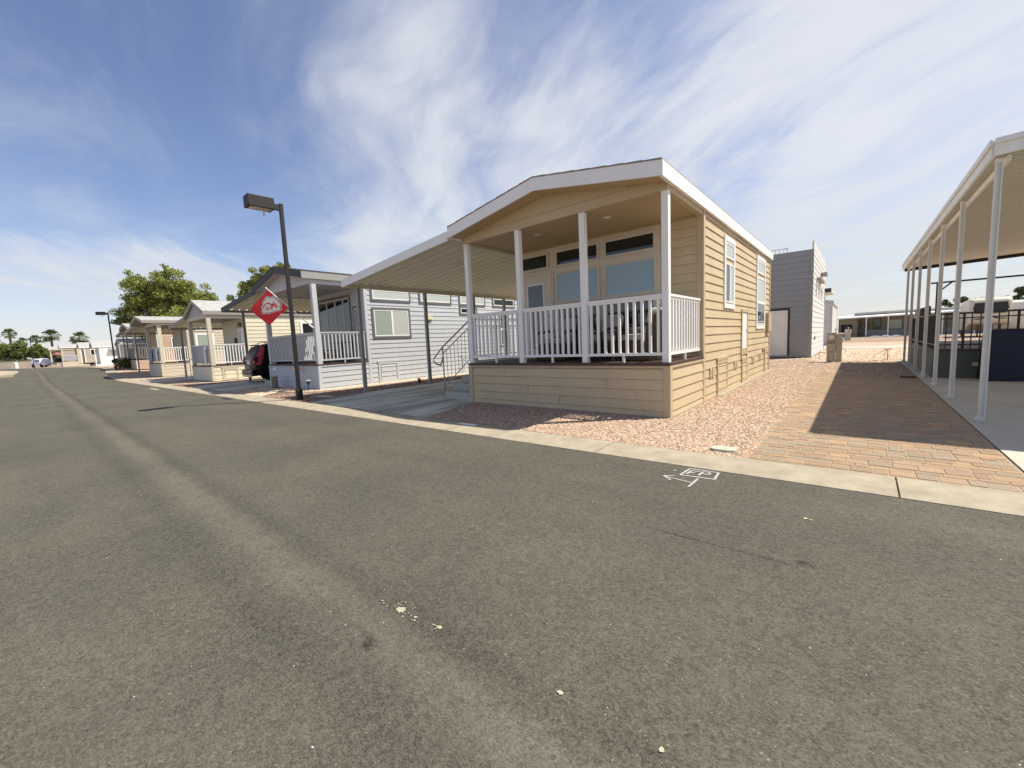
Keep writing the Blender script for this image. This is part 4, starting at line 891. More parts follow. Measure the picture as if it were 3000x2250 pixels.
# ------------------------------------------------------------------ utility pedestals
def pedestal(label, loc, k=1.0, num=True):
    P_ = thing('utility_pedestal', label, 'utility box', loc, 0, 'utility pedestals')
    m = MB(); m.box(-.145, .115, 0, .25, .0, .36); m.box(-.155, .125, -.02, .26, .37, 1.05); m.box(-.165, .135, -.03, .27, 1.05, 1.075); m.box(.126, .30, .0, .22, .0, .98); m.box(.126, .32, -.01, .24, .98, 1.02)
    m.build('cabinet', MT['pedestal'], P_, bevel=.008)
    m = MB(); m.tube([(-.015, -.021, .90), (-.015, -.075, .90)], .085, 16); o = m.build('meter', MT['glasspale'] if 'glasspale' in MT else MT['whitemetal'], P_)
    m = MB(); m.tube([(-.015, -.021, .90), (-.015, -.035, .90)], .11, 16); m.build('meter_ring', MT['pedestal'], o)
    m = MB(); m.box(-.13, .10, -.026, -.0205, .42, .60); m.build('door', MT['pedestal'], P_)
    if num:      # number 520 in block digits
        m = MB(); segs = {'5': 'afgcd', '2': 'abged', '0': 'abcdef'}
        for i, ch in enumerate('520'):
            x = -.125 + .078 * i; z = .665; w_, h_ = .05, .085; t_ = .013
            R_ = {'a': (0, w_, h_ - t_, h_), 'g': (0, w_, h_ / 2 - t_ / 2, h_ / 2 + t_ / 2), 'd': (0, w_, 0, t_), 'f': (0, t_, h_ / 2, h_), 'b': (w_ - t_, w_, h_ / 2, h_), 'e': (0, t_, 0, h_ / 2), 'c': (w_ - t_, w_, 0, h_ / 2)}
            for j, s_ in enumerate(segs[ch]): a, b_, c, d = R_[s_]; m.box(x + a, x + b_, -.0245 - .0003 * j, -.0205, z + c, z + d)
        m.build('number', MT['black'], P_)
    m = MB(); m.tube([(.10, -.02, 0), (.10, -.02, .16), (.115, -.02, .19)], .022, 8); m.tube([(.03, -.02, 0), (.02, -.02, .17)], .022, 8); m.build('stub_pipe', MT['pvc'], P_)
    m = MB(); m.tube([(.10, .12, 1.075), (.10, .12, 1.20)], .018, 8); m.tube([(.04, .12, 1.20), (.17, .12, 1.20)], .022, 8); m.tube([(.2, .1, 1.03), (.34, .1, 1.03), (.33, .1, .8), (.28, .1, .7)], .02, 8); m.build('vent_pipe', MT['pvc'], P_)
    return P_
pedestal('beige utility pedestal numbered 520 with a round meter, behind the pavers', (1.44, 12.97, 0))
pedestal('small distant utility pedestal in front of the long carport home', (1.18, 54.5, zg(1, 54)), num=False).scale = (1.25,) * 3
# hose bib on a stand with a loose hose
t = thing('hose_stand', 'thin brown standpipe with a loose hose near the last carport post', 'standpipe', (3.02, 13.9, -.03))
m = MB(); m.tube([(0, 0, 0), (0, 0, .42)], .012, 6); m.tube([(-.12, 0, .42), (.1, 0, .42)], .016, 6); m.build('pipe', MT['brick'], t)
m = MB(); m.tube([(-.02, 0, .38), (-.18, -.1, .33), (-.36, -.1, .18), (-.42, -.1, .03), (-.2, -.15, .02), (-.05, -.1, .05), (-.12, 0, .22), (-.03, 0, .36)], .007, 6); m.build('hose', MT['soil'], t)
m = MB(); m.tube([(1.62 + .13 * math.cos(a), 19.2, .13 + .13 * math.sin(a)) for a in np.linspace(0, 6.28, 16)], .012, 6); tag(m.build('wire_hoop', MT['soil'], None, loc=(0, 0, -.03)), 'small dark wire hoop standing on the tan lot', 'hoop')
m = MB(); m.tube([(.75, 16.2, .04), (.95, 15.6, .22), (1.2, 15.2, .22)], .025, 6); m.tube([(.95, 15.6, 0), (.95, 15.6, .22)], .02, 6); tag(m.build('sewer_pipe', MT['pvc'], None), 'white drain pipe on short supports beside the two-storey home', 'pipe')

# ------------------------------------------------------------------ long carport home far behind
zb = -.44
LB = thing('carport_home', 'long low tan home with a full-width open carport, far behind the empty lot', 'home', (-.35, 75.9, zb))
X_ = lambda a: a + .35
m = MB(); m.box(X_(-.3), 26, 3.0, 9.0, 0, 3.1); m.build('wall', MT['olive'], LB)
m = MB(); m.box(X_(-.1), X_(2.05), 1.2, 2.99, 0, 2.85); m.build('store_room', MT['olive'], LB)
m = MB(); m.box(X_(.05), X_(.72), 1.16, 1.199, .05, 2.0); m.box(X_(.78), X_(1.45), 1.16, 1.199, .05, 2.0); m.build('double_door', MT['brownsc'], LB)
m = MB(); m.prism([(-.2, 3.02), (9, 3.02), (9, 3.30), (-.2, 3.30)], 'z', 2.9, 3.0)
m = MB(); m.add([(-.2, -.3, 2.85), (26, -.3, 3.15), (26, 10, 3.6), (-.2, 10, 3.3), (-.2, -.3, 3.03), (26, -.3, 3.35), (26, 10, 3.8), (-.2, 10, 3.5)], [(0, 3, 2, 1), (4, 5, 6, 7), (0, 1, 5, 4), (1, 2, 6, 5), (2, 3, 7, 6), (3, 0, 4, 7)]); m.build('roof', MT['whitemetal'], LB)
m = MB(); m.box(2, 26, 6, 9.5, 3.5, 3.85); m.build('upper_roof', MT['gshingle'], LB)
for a in (-.5, 3.0, 5.45, 8.2, 11, 14, 17, 20): m = MB(); m.box(X_(a), X_(a) + .12, 0, .12, 0, 2.9 + .01 * a); m.build('porch_post', MT['whitemetal'], LB)
m = MB(); m.box(X_(3.12), 20, .02, .07, .90, .98); m.box(X_(3.12), 20, .03, .06, .12, .89); m.build('porch_rail', MT['screen'], LB)
window(LB, 'y-', 3.0, X_(3.9), X_(4.8), 1.1, 2.75, MT['charcoal'], MT['taupe'], [(X_(4.0), X_(4.7), 1.2, 2.65, MT['glassgr'])], tw=.1)
window(LB, 'y-', 3.0, X_(2.4), X_(3.4), 1.3, 2.2, MT['brownsc'], MT['taupe'], [(X_(2.5), X_(3.3), 1.4, 2.1, MT['glassdk'])], tw=.1)
window(LB, 'y-', 3.0, X_(5.8), X_(7.1), 1.1, 2.4, MT['greige'], MT['greige'], [(X_(5.9), X_(7.0), 1.2, 2.3, MT['blindgrn'])], tw=.1)
sheet('carport_pad', [(-1.2, 72.5), (30, 70), (30, 78), (-1.2, 78)], .02, MT['concrete'])
sheet('gravel_lot', [(-2, 46), (30, 44), (30, 71), (-1.2, 72.4)], -.012, MT['gravelpink'])
for k, (a, yy) in enumerate(((5.2, 73.2), (6.3, 73.0), (4.1, 73.6))):
    m = MB(); m.prism([(-.7, 0), (.7, 0), (.4, .14), (0, .28 - .05 * k), (-.4, .12)], 'y', -.3, .3); tag(m.build('tarp_heap', MT['cloth'], None, loc=(a, yy, zb + .02)), ['white heap of sheeting under the long carport, largest', 'white heap of sheeting by the long carport, rightmost', 'flat pale bundle by the long carport, leftmost'][k], 'heap')

# fifth-wheel trailer beyond the raised deck
RV = thing('camper_trailer', 'cream camper trailer with a dark curved front window, behind the carport posts', 'trailer', (11.6, 52.6, zg(10, 52)), R(-4))
def loft(secs, mats, name, par, smooth=True):
    b = MB(); n = len(secs[0]); b.add(sum(secs, []), [(j * n + i, j * n + (i + 1) % n, (j + 1) * n + (i + 1) % n, (j + 1) * n + i) for j in range(len(secs) - 1) for i in range(n)] + [tuple(range(n))[::-1], tuple(range((len(secs) - 1) * n, len(secs) * n))]); return b.build(name, mats, par, smooth=smooth)
def rsec(y, hw_, z0, z1, r_=.25, n=5):
    out = []
    for cx, cz, a0 in ((hw_ - r_, z1 - r_, 0), (-hw_ + r_, z1 - r_, 90), (-hw_ + r_ * .4, z0 + r_ * .4, 180), (hw_ - r_ * .4, z0 + r_ * .4, 270)):
        rr = r_ if a0 < 180 else r_ * .4
        for k in range(n + 1):
            a = R(a0 + 90 * k / n); out.append((cx + rr * math.cos(a), y, cz + rr * math.sin(a)))
    return out
b = loft([rsec(-.45, 1.15, 1.55, 3.3), rsec(-.25, 1.3, 1.35, 3.6), rsec(.3, 1.36, 1.15, 3.72), rsec(1.6, 1.36, 1.1, 3.74), rsec(1.9, 1.36, .7, 3.74), rsec(9.5, 1.36, .7, 3.7)], MT['rvcream'], 'body', RV)
m = MB(); m.prism([(-.95, 2.25), (.95, 2.25), (1.1, 2.7), (1.0, 3.25), (-1.0, 3.25), (-1.1, 2.7)], 'y', -.53, -.44); m.build('windscreen', MT['black'], RV)
m = MB(); m.prism([(-1.3, 1.75), (-.6, 1.68), (0, 1.9), (.6, 1.68), (1.3, 1.75), (.6, 1.76), (0, 2.0), (-.6, 1.76)], 'y', -.50, -.44); m.build('stripe', MT['brownsc'], RV)
m = MB(); m.box(-.5, .5, -.3, -.1, 0, .1); m.tube([(-.7, .1, 0), (-.7, .1, 1.3)], .06, 8); m.tube([(.7, .1, 0), (.7, .1, 1.3)], .06, 8); m.build('landing_leg', MT['black'], RV)
m = MB(); m.box(-.4, .4, 3, 3.7, 3.74, 3.95); m.build('roof_unit', MT['whitemetal'], RV)
for sx in (-1, 1):
    for yy in (6.2, 7.1): m = MB(); m.tube([(sx * 1.15, yy, .36), (sx * 1.36, yy, .36)], .36, 16); m.build('wheel', MT['rubber'], RV)
RV2 = thing('camper_trailer', 'white camper trailer mostly hidden behind the cream one', 'trailer', (13.3, 53.5, zg(12, 53)), R(-4))
b = loft([rsec(-.2, 1.2, .9, 3.1), rsec(.1, 1.25, .7, 3.35), rsec(7.5, 1.25, .7, 3.35)], MT['rvwhite'], 'body', RV2)
m = MB(); m.box(-.9, -.4, -.24, -.18, 1.9, 2.8); m.build('window', MT['glassdk'], RV2)
m = MB(); m.tube([(-1.0, 5, .36), (-1.25, 5, .36)], .36, 16); m.tube([(1.0, 5, .36), (1.25, 5, .36)], .36, 16); m.build('wheel', MT['rubber'], RV2)

# ------------------------------------------------------------------ street lamps
def lamp(label, loc, rz=0, sc_=1.0, side=-1):
    A = thing('street_lamp', label, 'street lamp', loc, rz, 'shoebox street lamps')
    m = MB(); m.box(-.043, .043, -.043, .043, 0, 4.99); m.build('pole', MT['lampblack'], A, bevel=.008)
    m = MB(); m.box(-.070, .070, -.070, .070, 0, .28); m.build('base_cover', MT['lampblack'], A, bevel=.01)
    m = MB(); m.box(side * .044, side * .20, -.035, .035, 4.81, 4.95); m.build('arm', MT['lampblack'], A)
    m = MB(); m.box(side * .201, side * .78, -.17, .17, 4.77, 5.04); h = m.build('lamp_head', MT['lampblack'], A, bevel=.012)
    m = MB(); m.box(side * .26, side * .72, -.13, .13, 4.762, 4.768); m.build('lens', MT['lens'], h)
    m = MB(); m.box(side * .40, side * .41, -.05, .05, 4.62, 4.761); m.build('sensor_tab', MT['galv'], h)
    return A
lamp('black square street lamp at the kerb in front of the grey home, nearest', (-9.09, -1.66, 0), R(88))
lamp('black street lamp by the flowering bush down the street', (-48.2, -.93, .43), R(62))
lamp('distant black street lamp in front of the green trees', (-103, -4.9, .45), R(0))

# ------------------------------------------------------------------ team flag on the grey home
FL = thing('flag', 'red flag with a white arrowhead emblem on an angled pole at the grey porch', 'flag', (-11.2, -.2, 2.03))
tip = Vector((-1.17, -.82, 1.31)); 
m = MB(); m.tube([(0, 0, 0), tip * .97], .013, 8); m.tube([tip * .97, tip], .02, 8); m.build('pole', MT['pvc'], FL)
m = MB(); m.tube([(.03, .08, -.05), (.0, 0, .0), tuple(tip * .06)], .028, 8); m.build('bracket', MT['whitemetal'], FL)
F0, F1, F2, F3 = tip * .965, tip * .50, Vector((-1.80, -.62, .17)), Vector((-2.36, -.94, .70))
Q0, Q1, Q2, Q3 = (592, 300), (850, 515), (610, 710), (358, 535)
def fpos(u, v, off=0.0):
    p = F0 * (1 - u) * (1 - v) + F1 * u * (1 - v) + F2 * u * v + F3 * (1 - u) * v
    wv = .05 * math.sin(v * 6.5 + u * 2.5) * v; nrm = Vector((-.25, .95, .1))
    sag = Vector((0, 0, -.05 * math.sin(math.pi * u) * v))
    return p + nrm * (wv - off) + sag
m = MB(); nu, nv = 14, 22
m.add([tuple(fpos(i / nu, j / nv)) for j in range(nv + 1) for i in range(nu + 1)], [(j * (nu + 1) + i, j * (nu + 1) + i + 1, (j + 1) * (nu + 1) + i + 1, (j + 1) * (nu + 1) + i) for j in range(nv) for i in range(nu)])
MT['redflag'] = mat('red_nylon', (.72, .018, .04), .6, .05, 6)
fb = MT['redflag'].node_tree.nodes['Principled BSDF']; fb.inputs['Subsurface Weight'].default_value = 0
cl = m.build('cloth', MT['redflag'], FL, smooth=True); so = cl.modifiers.new('thick', 'SOLIDIFY'); so.thickness = .002
def inv(px, py):      # inverse bilinear into flag uv
    u = v = .5
    for _ in range(30):
        f = [Q0[k] * (1 - u) * (1 - v) + Q1[k] * u * (1 - v) + Q2[k] * u * v + Q3[k] * (1 - u) * v - (px, py)[k] for k in (0, 1)]
        du = [(-(1 - v)) * Q0[k] + (1 - v) * Q1[k] + v * Q2[k] - v * Q3[k] for k in (0, 1)]; dv = [-(1 - u) * Q0[k] - u * Q1[k] + u * Q2[k] + (1 - u) * Q3[k] for k in (0, 1)]
        D_ = du[0] * dv[1] - du[1] * dv[0]; u -= (f[0] * dv[1] - f[1] * dv[0]) / D_; v -= (du[0] * f[1] - du[1] * f[0]) / D_
    return u, v
arrow = [(585, 372), (556, 395), (530, 440), (516, 500), (512, 545), (530, 572), (575, 568), (625, 573), (680, 560), (735, 548), (770, 545), (768, 525), (750, 505), (772, 480), (748, 450), (718, 415), (688, 388), (650, 378), (632, 392), (612, 384)]
cx_, cy_ = 640, 478
def scl(pl, k): return [(cx_ + (x - cx_) * k, cy_ + (y - cy_) * k) for x, y in pl]
def emb(poly, off, matn, name):
    m = MB(); C_ = (sum(p[0] for p in poly) / len(poly), sum(p[1] for p in poly) / len(poly)); K = 4; n = len(poly); vs = []
    for j in range(K + 1):
        for p in poly: q = (C_[0] + (p[0] - C_[0]) * j / K, C_[1] + (p[1] - C_[1]) * j / K); vs.append(tuple(fpos(*inv(*q), off)))
    m.add(vs, [(j * n + i, j * n + (i + 1) % n, (j + 1) * n + (i + 1) % n, (j + 1) * n + i) for j in range(K) for i in range(n)]); return m.build(name, MT[matn], cl)
emb(arrow, .004, 'white', 'emblem'); emb(scl(arrow, .93), .006, 'black', 'emblem_outline'); emb(scl(arrow, .87), .008, 'white', 'emblem_field')
def stroke(pts, w_, off=.010):
    m = MB(); zz_ = lambda p: ((550 + p[0] * .18084 - 640) / .24115, (850 + p[1] * .18084 - 780) / .24115); pts = [zz_(p) for p in pts]
    vs = []
    for i, p in enumerate(pts):
        a, c = pts[max(0, i - 1)], pts[min(len(pts) - 1, i + 1)]; dx, dy = c[0] - a[0], c[1] - a[1]; l_ = math.hypot(dx, dy); nx, ny = -dy / l_ * w_, dx / l_ * w_
        vs += [tuple(fpos(*inv(p[0] + nx, p[1] + ny), off)), tuple(fpos(*inv(p[0] - nx, p[1] - ny), off))]
    m.add(vs, [(2 * i, 2 * i + 1, 2 * i + 3, 2 * i + 2) for i in range(len(pts) - 1)]); return m
for pts in ([(1236, 298), (1234, 270), (1245, 242), (1270, 224), (1300, 218), (1332, 228), (1352, 250), (1352, 278), (1335, 298), (1308, 308), (1284, 300), (1282, 322)], [(1304, 262), (1285, 280), (1284, 300)], [(1392, 208), (1380, 240), (1372, 275), (1368, 315)], [(1356, 232), (1395, 262), (1430, 275), (1446, 292)], [(1374, 262), (1412, 232), (1436, 250), (1446, 290)]):
    stroke(pts, 6.5).build('letter_stroke', MT['redflag'], cl)

# ------------------------------------------------------------------ black SUV under the grey awning
CAR = thing('parked_car', 'black estate SUV seen from behind, parked under the dark-edged awning', 'car', (-18.3, .12, .006), R(-5))
# sections along y (rear to front): (y, half width, sill z, belt z, roof z, roof half width)
secs = [(.0, .78, .50, .92, 1.00, .70), (.06, .90, .34, .96, 1.12, .74), (.22, .95, .30, 1.0, 1.42, .70), (.42, .96, .30, 1.02, 1.60, .66), (.8, .965, .28, 1.02, 1.68, .66), (1.6, .97, .28, 1.01, 1.71, .66), (2.5, .97, .28, .99, 1.69, .66), (3.0, .97, .28, .98, 1.55, .66), (3.5, .96, .28, .97, 1.15, .72), (4.2, .93, .30, .93, 1.02, .74), (4.6, .84, .36, .82, .88, .66), (4.75, .70, .45, .70, .76, .55)]
def csec(y, hw_, zs, zbelt, zr_, rw):
    half = [(hw_ - .10, zs), (hw_ - .02, zs + .06), (hw_, (zs + zbelt) / 2), (hw_ - .01, zbelt - .04), (hw_ - .045, zbelt), ((hw_ + rw) / 2, (zbelt + zr_) / 2 + .02), (rw + .02, zr_ - .05), (rw - .08, zr_), (0, zr_ + .02)]
    return [(x, y, z) for x, z in half] + [(-x, y, z) for x, z in half[-2::-1]]
o = loft([csec(*s_) for s_ in secs], MT['carblack'], 'body', CAR); es = o.modifiers.new('es', 'EDGE_SPLIT'); es.split_angle = R(28)
m = MB(); m.box(-.90, .90, -.10, .12, .30, .56); m.box(-.86, .86, -.115, .0, .40, .52); bp_ = m.build('bumper', MT['carblack'], CAR, bevel=.04)
m = MB(); m.box(-.80, .80, -.118, -.08, .26, .34); m.build('bumper_trim', MT['chrome'], bp_, bevel=.01)
m = MB(); m.add([(-.66, .055, 1.03), (.66, .055, 1.03), (.60, .33, 1.50), (-.60, .33, 1.50), (-.66, .035, 1.03), (.66, .035, 1.03), (.60, .31, 1.50), (-.60, .31, 1.50)], [(0, 1, 2, 3), (4, 7, 6, 5), (0, 4, 5, 1), (2, 6, 7, 3), (1, 5, 6, 2), (0, 3, 7, 4)]); m.build('rear_window', MT['carglass'], CAR)
for sx in (-1, 1):
    m = MB(); P6 = [(.86, .0, .78), (.99, .24, .78), (.975, .34, 1.04), (.87, .42, 1.30), (.76, .50, 1.55), (.70, .38, 1.56), (.80, .24, 1.28), (.78, .02, 1.02), (.76, -.01, .80)]
    P6 = [(x + .03, y - .03, z) for x, y, z in P6]; vs = [(sx * x, y - .02, z) for x, y, z in P6] + [(sx * (x - .04), y + .05, z) for x, y, z in P6]; n = 9
    m.add(vs, [tuple(range(n)), tuple(range(n, 2 * n))[::-1]] + [(i, n + i, n + (i + 1) % n, (i + 1) % n) for i in range(n)]); m.build('tail_light', MT['red'], CAR)
    m = MB(); m.box(sx * .70, sx * .88, -.004, .03, .84, .96); m.build('reverse_light', MT['cushion'], CAR)
    m = MB(); m.box(sx * .45, sx * .80, -.125, -.10, .44, .49); m.build('reflector', MT['red'], CAR)
    m = MB(); m.tube([(sx * .62, .55, 1.70), (sx * .64, .75, 1.755), (sx * .64, 2.3, 1.76), (sx * .62, 2.5, 1.71)], .018, 6); m.build('roof_rail', MT['black'], CAR)
    for yy, nm in ((.95, 'wheel'), (3.75, 'wheel')):
        m = MB(); m.tube([(sx * .74, yy, .36), (sx * .78, yy, .36), (sx * .955, yy, .36), (sx * .975, yy, .36)], [.30, .355, .355, .32], 24); wh = m.build('wheel', MT['rubber'], CAR, smooth=False)
        m = MB(); m.tube([(sx * .978, yy, .36), (sx * .972, yy, .36)], .10, 10)
        for k in range(7): a = k * 2 * math.pi / 7; m.tube([(sx * .977, yy + .06 * math.cos(a), .36 + .06 * math.sin(a)), (sx * .977, yy + .25 * math.cos(a), .36 + .25 * math.sin(a))], .022, 5)
        m.build('rim', MT['rim'], wh)
    for (ya, yb, za, zb_) in ((.52, 1.05, 1.08, 1.55), (1.12, 2.0, 1.06, 1.60), (2.08, 2.9, 1.04, 1.56)):
        m = MB(); xo = lambda z: .925 + (z - 1.0) * (-.42) + .012
        m.add([(sx * xo(za), ya, za), (sx * xo(za), yb, za), (sx * xo(zb_), yb - .06, zb_), (sx * xo(zb_), ya + .10, zb_), (sx * (xo(za) - .03), ya, za), (sx * (xo(za) - .03), yb, za), (sx * (xo(zb_) - .03), yb - .06, zb_), (sx * (xo(zb_) - .03), ya + .10, zb_)], [(0, 1, 2, 3), (4, 7, 6, 5), (0, 4, 5, 1), (2, 6, 7, 3), (1, 5, 6, 2), (0, 3, 7, 4)]); m.build('side_window', MT['carglass'], CAR)
    m = MB(); pr = [(sx * .935, .60, 1.06), (sx * .935, 2.95, 1.02)]; m.tube(pr, .012, 5); m.build('window_trim', MT['chrome'], CAR)
m = MB(); m.box(-.26, .26, -.012, .02, .80, .93); pl = m.build('number_plate', MT['white'], CAR)
m = MB(); m.box(-.45, .45, -.03, .03, .945, .975); m.build('tailgate_trim', MT['chrome'], CAR)
m = MB(); m.tube([(-.62, .30, 1.62), (.62, .30, 1.62)], .03, 6); m.build('spoiler', MT['carblack'], CAR)
# far vehicles
def far_car(name, label, loc, rz, paint, cat='car', L_=4.6, pickup=False):
    c = thing(name, label, cat, loc, rz)
    k = L_ / 4.75; loft([csec(s_[0] * k, s_[1], s_[2], s_[3], (s_[4] if not pickup or s_[0] > 2.4 or s_[0] < .01 else 1.08), s_[5]) for s_ in secs], MT[paint], 'body', c)
    for sx in (-1, 1):
        for yy in (.95 * k, 3.75 * k): m = MB(); m.tube([(sx * .75, yy, .36), (sx * .97, yy, .36)], .36, 16); m.build('wheel', MT['rubber'], c)
        m = MB(); m.box(sx * .80, sx * .88, 1.6 * k, 3.0 * k, 1.1, 1.42); m.build('side_window', MT['carglass'], c)
    m = MB(); m.box(-.6, .6, 4.63 * k, 4.72 * k, .62, .74); m.build('grille', MT['dkplastic'], c)
    return c
far_car('parked_car', 'white pickup truck parked side-on by the far trees', (-121.5, -4.3, .45), 0, 'carwhite', 'truck').rotation_euler = (0, 0, R(-68))
far_car('parked_car', 'dark pickup parked behind the white truck', (-121, -1.6, .45), R(-80), 'carblack', 'truck')
far_car('parked_car', 'dark car nosing out beside the far white home', (-78.5, 6.6, .45), R(172), 'carblack', 'car')
for k, (x, y) in enumerate(((-108, -1.1), )):
    t = thing('recycling_bin', 'blue plastic bin in front of the sage home', 'bin', (x, y, .45)); m = MB(); m.prism([(-.28, 0), (.28, 0), (.34, .95), (-.34, .95)], 'y', -.3, .3); m.build('tub', MT['bluebin'], t); m = MB(); m.box(-.37, .37, -.34, .34, .951, 1.02); m.build('lid', MT['bluebin'], t)
m = MB(); m.tube([(0, 0, 0), (0, 0, 1.0), (0, 0, 1.15)], [.28, .28, .12], 12); tag(m.build('water_tank', MT['pvc'], None, loc=(-123.8, -6.9, .45)), 'small white cylinder standing by the far block wall', 'tank')
b = MB(); b.box(-2, 2, 0, .2, 0, 1.0)
bw = MB(); bw.box(-.15, .15, -40, 3.0, 0, 1.35); bw.box(-.19, .19, -40, 3.0, 1.351, 1.42); tag(bw.build('block_wall', MT['block'], None, loc=(-125.2, -5.8, .45)), 'low tan block wall along the far edge of the street', 'wall')
b = thing('small_flag', 'striped flag hanging at the porch of the leftmost home', 'flag', (-113.8, -2.4, .45))
m = MB(); m.tube([(0, 0, 2.0), (.6, -.0, 2.9)], .03, 6); m.build('pole', MT['pvc'], b)
m = MB(); m.add([(.6, 0, 2.9), (.62, -.1, 2.4), (.65, 1.2, 2.1), (.62, 1.25, 2.6)], [(0, 1, 2, 3)]); m.add([(.63, 0, 2.9), (.65, -.03, 2.68), (.66, .5, 2.58), (.65, .52, 2.8)], []) ; m.build('cloth', mat('faded_red_cloth', (.45, .18, .16), .8, .2, 9), b)
m = MB(); m.add([(.68, 0.02, 2.88), (.69, -.04, 2.66), (.70, .48, 2.56), (.69, .5, 2.78)], [(0, 1, 2, 3)]); m.build('canton', mat('navy_cloth', (.03, .04, .10), .8), b)

# ------------------------------------------------------------------ porch furniture
def wicker_chair(label, x, y, rz):
    A = thing('wicker_armchair', label, 'armchair', (x, y, .847), rz, 'wicker armchairs on the tan porch')
    m = MB(); m.prism([(-.30, 0), (.30, 0), (.32, .34), (-.32, .34)], 'x', -.30, .30); m.build('seat_base', MT['wicker'], A, bevel=.02)
    m = MB()
    secs_ = []
    for k in range(9):
        t_ = k / 8; z = .34 + .50 * t_; y_ = .27 + .13 * t_ + .06 * t_ * t_; wd = .33 - .05 * t_ * t_ - (.10 if k == 8 else 0); secs_.append([(-wd, y_, z), (wd, y_, z), (wd, y_ + .05, z), (-wd, y_ + .05, z)])
    loft(secs_, MT['wicker'], 'backrest', A, smooth=False)
    for sx in (-1, 1):
        m = MB(); m.tube([(sx * .33, .34, .62), (sx * .35, .05, .60), (sx * .35, -.26, .58), (sx * .34, -.32, .50), (sx * .33, -.30, .0)], .028, 8); m.tube([(sx * .32, .28, .0), (sx * .33, .34, .62)], .025, 8); m.build('arm', MT['dkwood'] if 'dkwood' in MT else MT['soil'], A)
    m = MB(); m.box(-.27, .27, -.30, .24, .345, .46); m.build('seat_cushion', MT['cushion'], A, bevel=.035)
    secs_ = []
    for k in range(7):
        t_ = k / 6; z = .46 + .42 * t_; y_ = .165 + .13 * t_; th = .10 * (1 - .3 * abs(t_ - .4)); wd = .26 if 0 < k < 6 else .21; secs_.append([(-wd, y_, z), (wd, y_, z), (wd, y_ + th, z), (-wd, y_ + th, z)])
    o = loft(secs_, MT['cushion'], 'back_cushion', A); bb = o.modifiers.new('b', 'BEVEL'); bb.width = .03; bb.segments = 3
    return A
wicker_chair('wicker armchair with cream cushion nearest the right porch post, in the sun', -.72, .80, R(-105))
wicker_chair('wicker armchair with cream cushion beside the porch door', -2.65, 1.0, R(0))
wicker_chair('wicker armchair with cream cushion under the middle porch window', -1.75, 1.25, R(-15))
t = thing('patio_table', 'small dark square table between the wicker armchairs', 'table', (-1.35, .62, .847))
m = MB(); m.box(-.27, .27, -.27, .27, .50, .53); m.build('tabletop', MT['dkplastic'], t, bevel=.006)
for sx in (-1, 1):
    for sy in (-1, 1): m = MB(); m.box(sx * .24 - .02, sx * .24 + .02, sy * .24 - .02, sy * .24 + .02, 0, .499); m.build('leg', MT['dkplastic'], t)
def metal_chair(label, x, y, rz, z=.822):
    A = thing('patio_chair', label, 'chair', (x, y, z), rz, 'dark patio chairs on the grey porch')
    m = MB(); m.box(-.25, .25, -.25, .25, .42, .46); m.build('seat', MT['dkplastic'], A, bevel=.01)
    m = MB(); m.tube([(-.26, .25, .46), (-.28, .32, .8), (-.18, .36, .98), (0, .37, 1.02), (.18, .36, .98), (.28, .32, .8), (.26, .25, .46)], .018, 6)
    for k in range(5): xx = -.16 + .08 * k; m.tube([(xx, .26, .46), (xx, .35, .99 - abs(xx) * .2)], .010, 5)
    m.build('backrest', MT['chairmetal'] if 'chairmetal' in MT else MT['galv'], A)
    for sx in (-1, 1):
        for sy in (-1, 1): m = MB(); m.tube([(sx * .23, sy * .23, .42), (sx * .26, sy * .26, 0)], .014, 6); m.build('leg', MT['dkplastic'], A)
    return A
metal_chair('dark metal chair on the grey porch, nearer the street', -11.75, .55, R(160))
metal_chair('dark metal chair on the grey porch, beside the sliding door', -12.6, .9, R(-20))
t = thing('patio_table', 'dark round table on the grey porch', 'table', (-12.1, 1.25, .822))
m = MB(); m.tube([(0, 0, .68), (0, 0, .71)], .4, 20); m.build('tabletop', MT['dkplastic'], t); m = MB(); m.tube([(0, 0, 0), (0, 0, .68)], .03, 8); m.tube([(0, 0, 0), (0, 0, .03)], .22, 12); m.build('pedestal_leg', MT['dkplastic'], t)

# ------------------------------------------------------------------ small yard things
m = MB(); secs_ = []
for k in range(8):
    z = .42 * k / 7; wd = .17 * (1 - .12 * (k / 7) - (.35 if k == 7 else 0)); secs_.append([(wd * math.cos(a) * random.uniform(.93, 1.05), .09 * math.sin(a) * random.uniform(.9, 1.05), z) for a in np.linspace(0, 2 * math.pi, 11)[:-1]])
o = loft(secs_, MT['stone'], 'garden_stone', None); o.location = (-13.72, -.55, 0); tag(o, 'upright brown garden stone at the left corner of the grey porch', 'stone')
t = thing('solar_light', 'black stake path light in front of the grey home', 'path light', (-11.22, -.48, 0))
m = MB(); m.tube([(0, 0, 0), (0, 0, .20)], .012, 6); m.tube([(0, 0, .19), (0, 0, .24), (0, 0, .32)], [.02, .045, .05], 8); m.build('stake', MT['black'], t)
m = MB(); m.tube([(0, 0, .32), (0, 0, .335), (0, 0, .36)], [.085, .08, .03], 14); m.build('cap', MT['galv'], t)
t = thing('windsock', 'small orange and yellow windsock on a thin wire stake by the grey skirting', 'windsock', (-12.0, -.3, 0))
m = MB(); m.tube([(0, 0, 0), (-.05, 0, .35), (-.09, 0, .72)], .006, 5); m.build('stake', MT['galv'], t)
m = MB(); m.tube([(-.09, 0, .70), (-.22, -.02, .69), (-.34, -.03, .66)], [.035, .04, .02], 8); m.build('tail', MT['orangepl'], t)
m = MB(); m.tube([(-.30, -.03, .68), (-.42, -.04, .69), (-.60, -.05, .70)], [.02, .045, .035], 8); m.build('body', MT['yellowpl'], t)
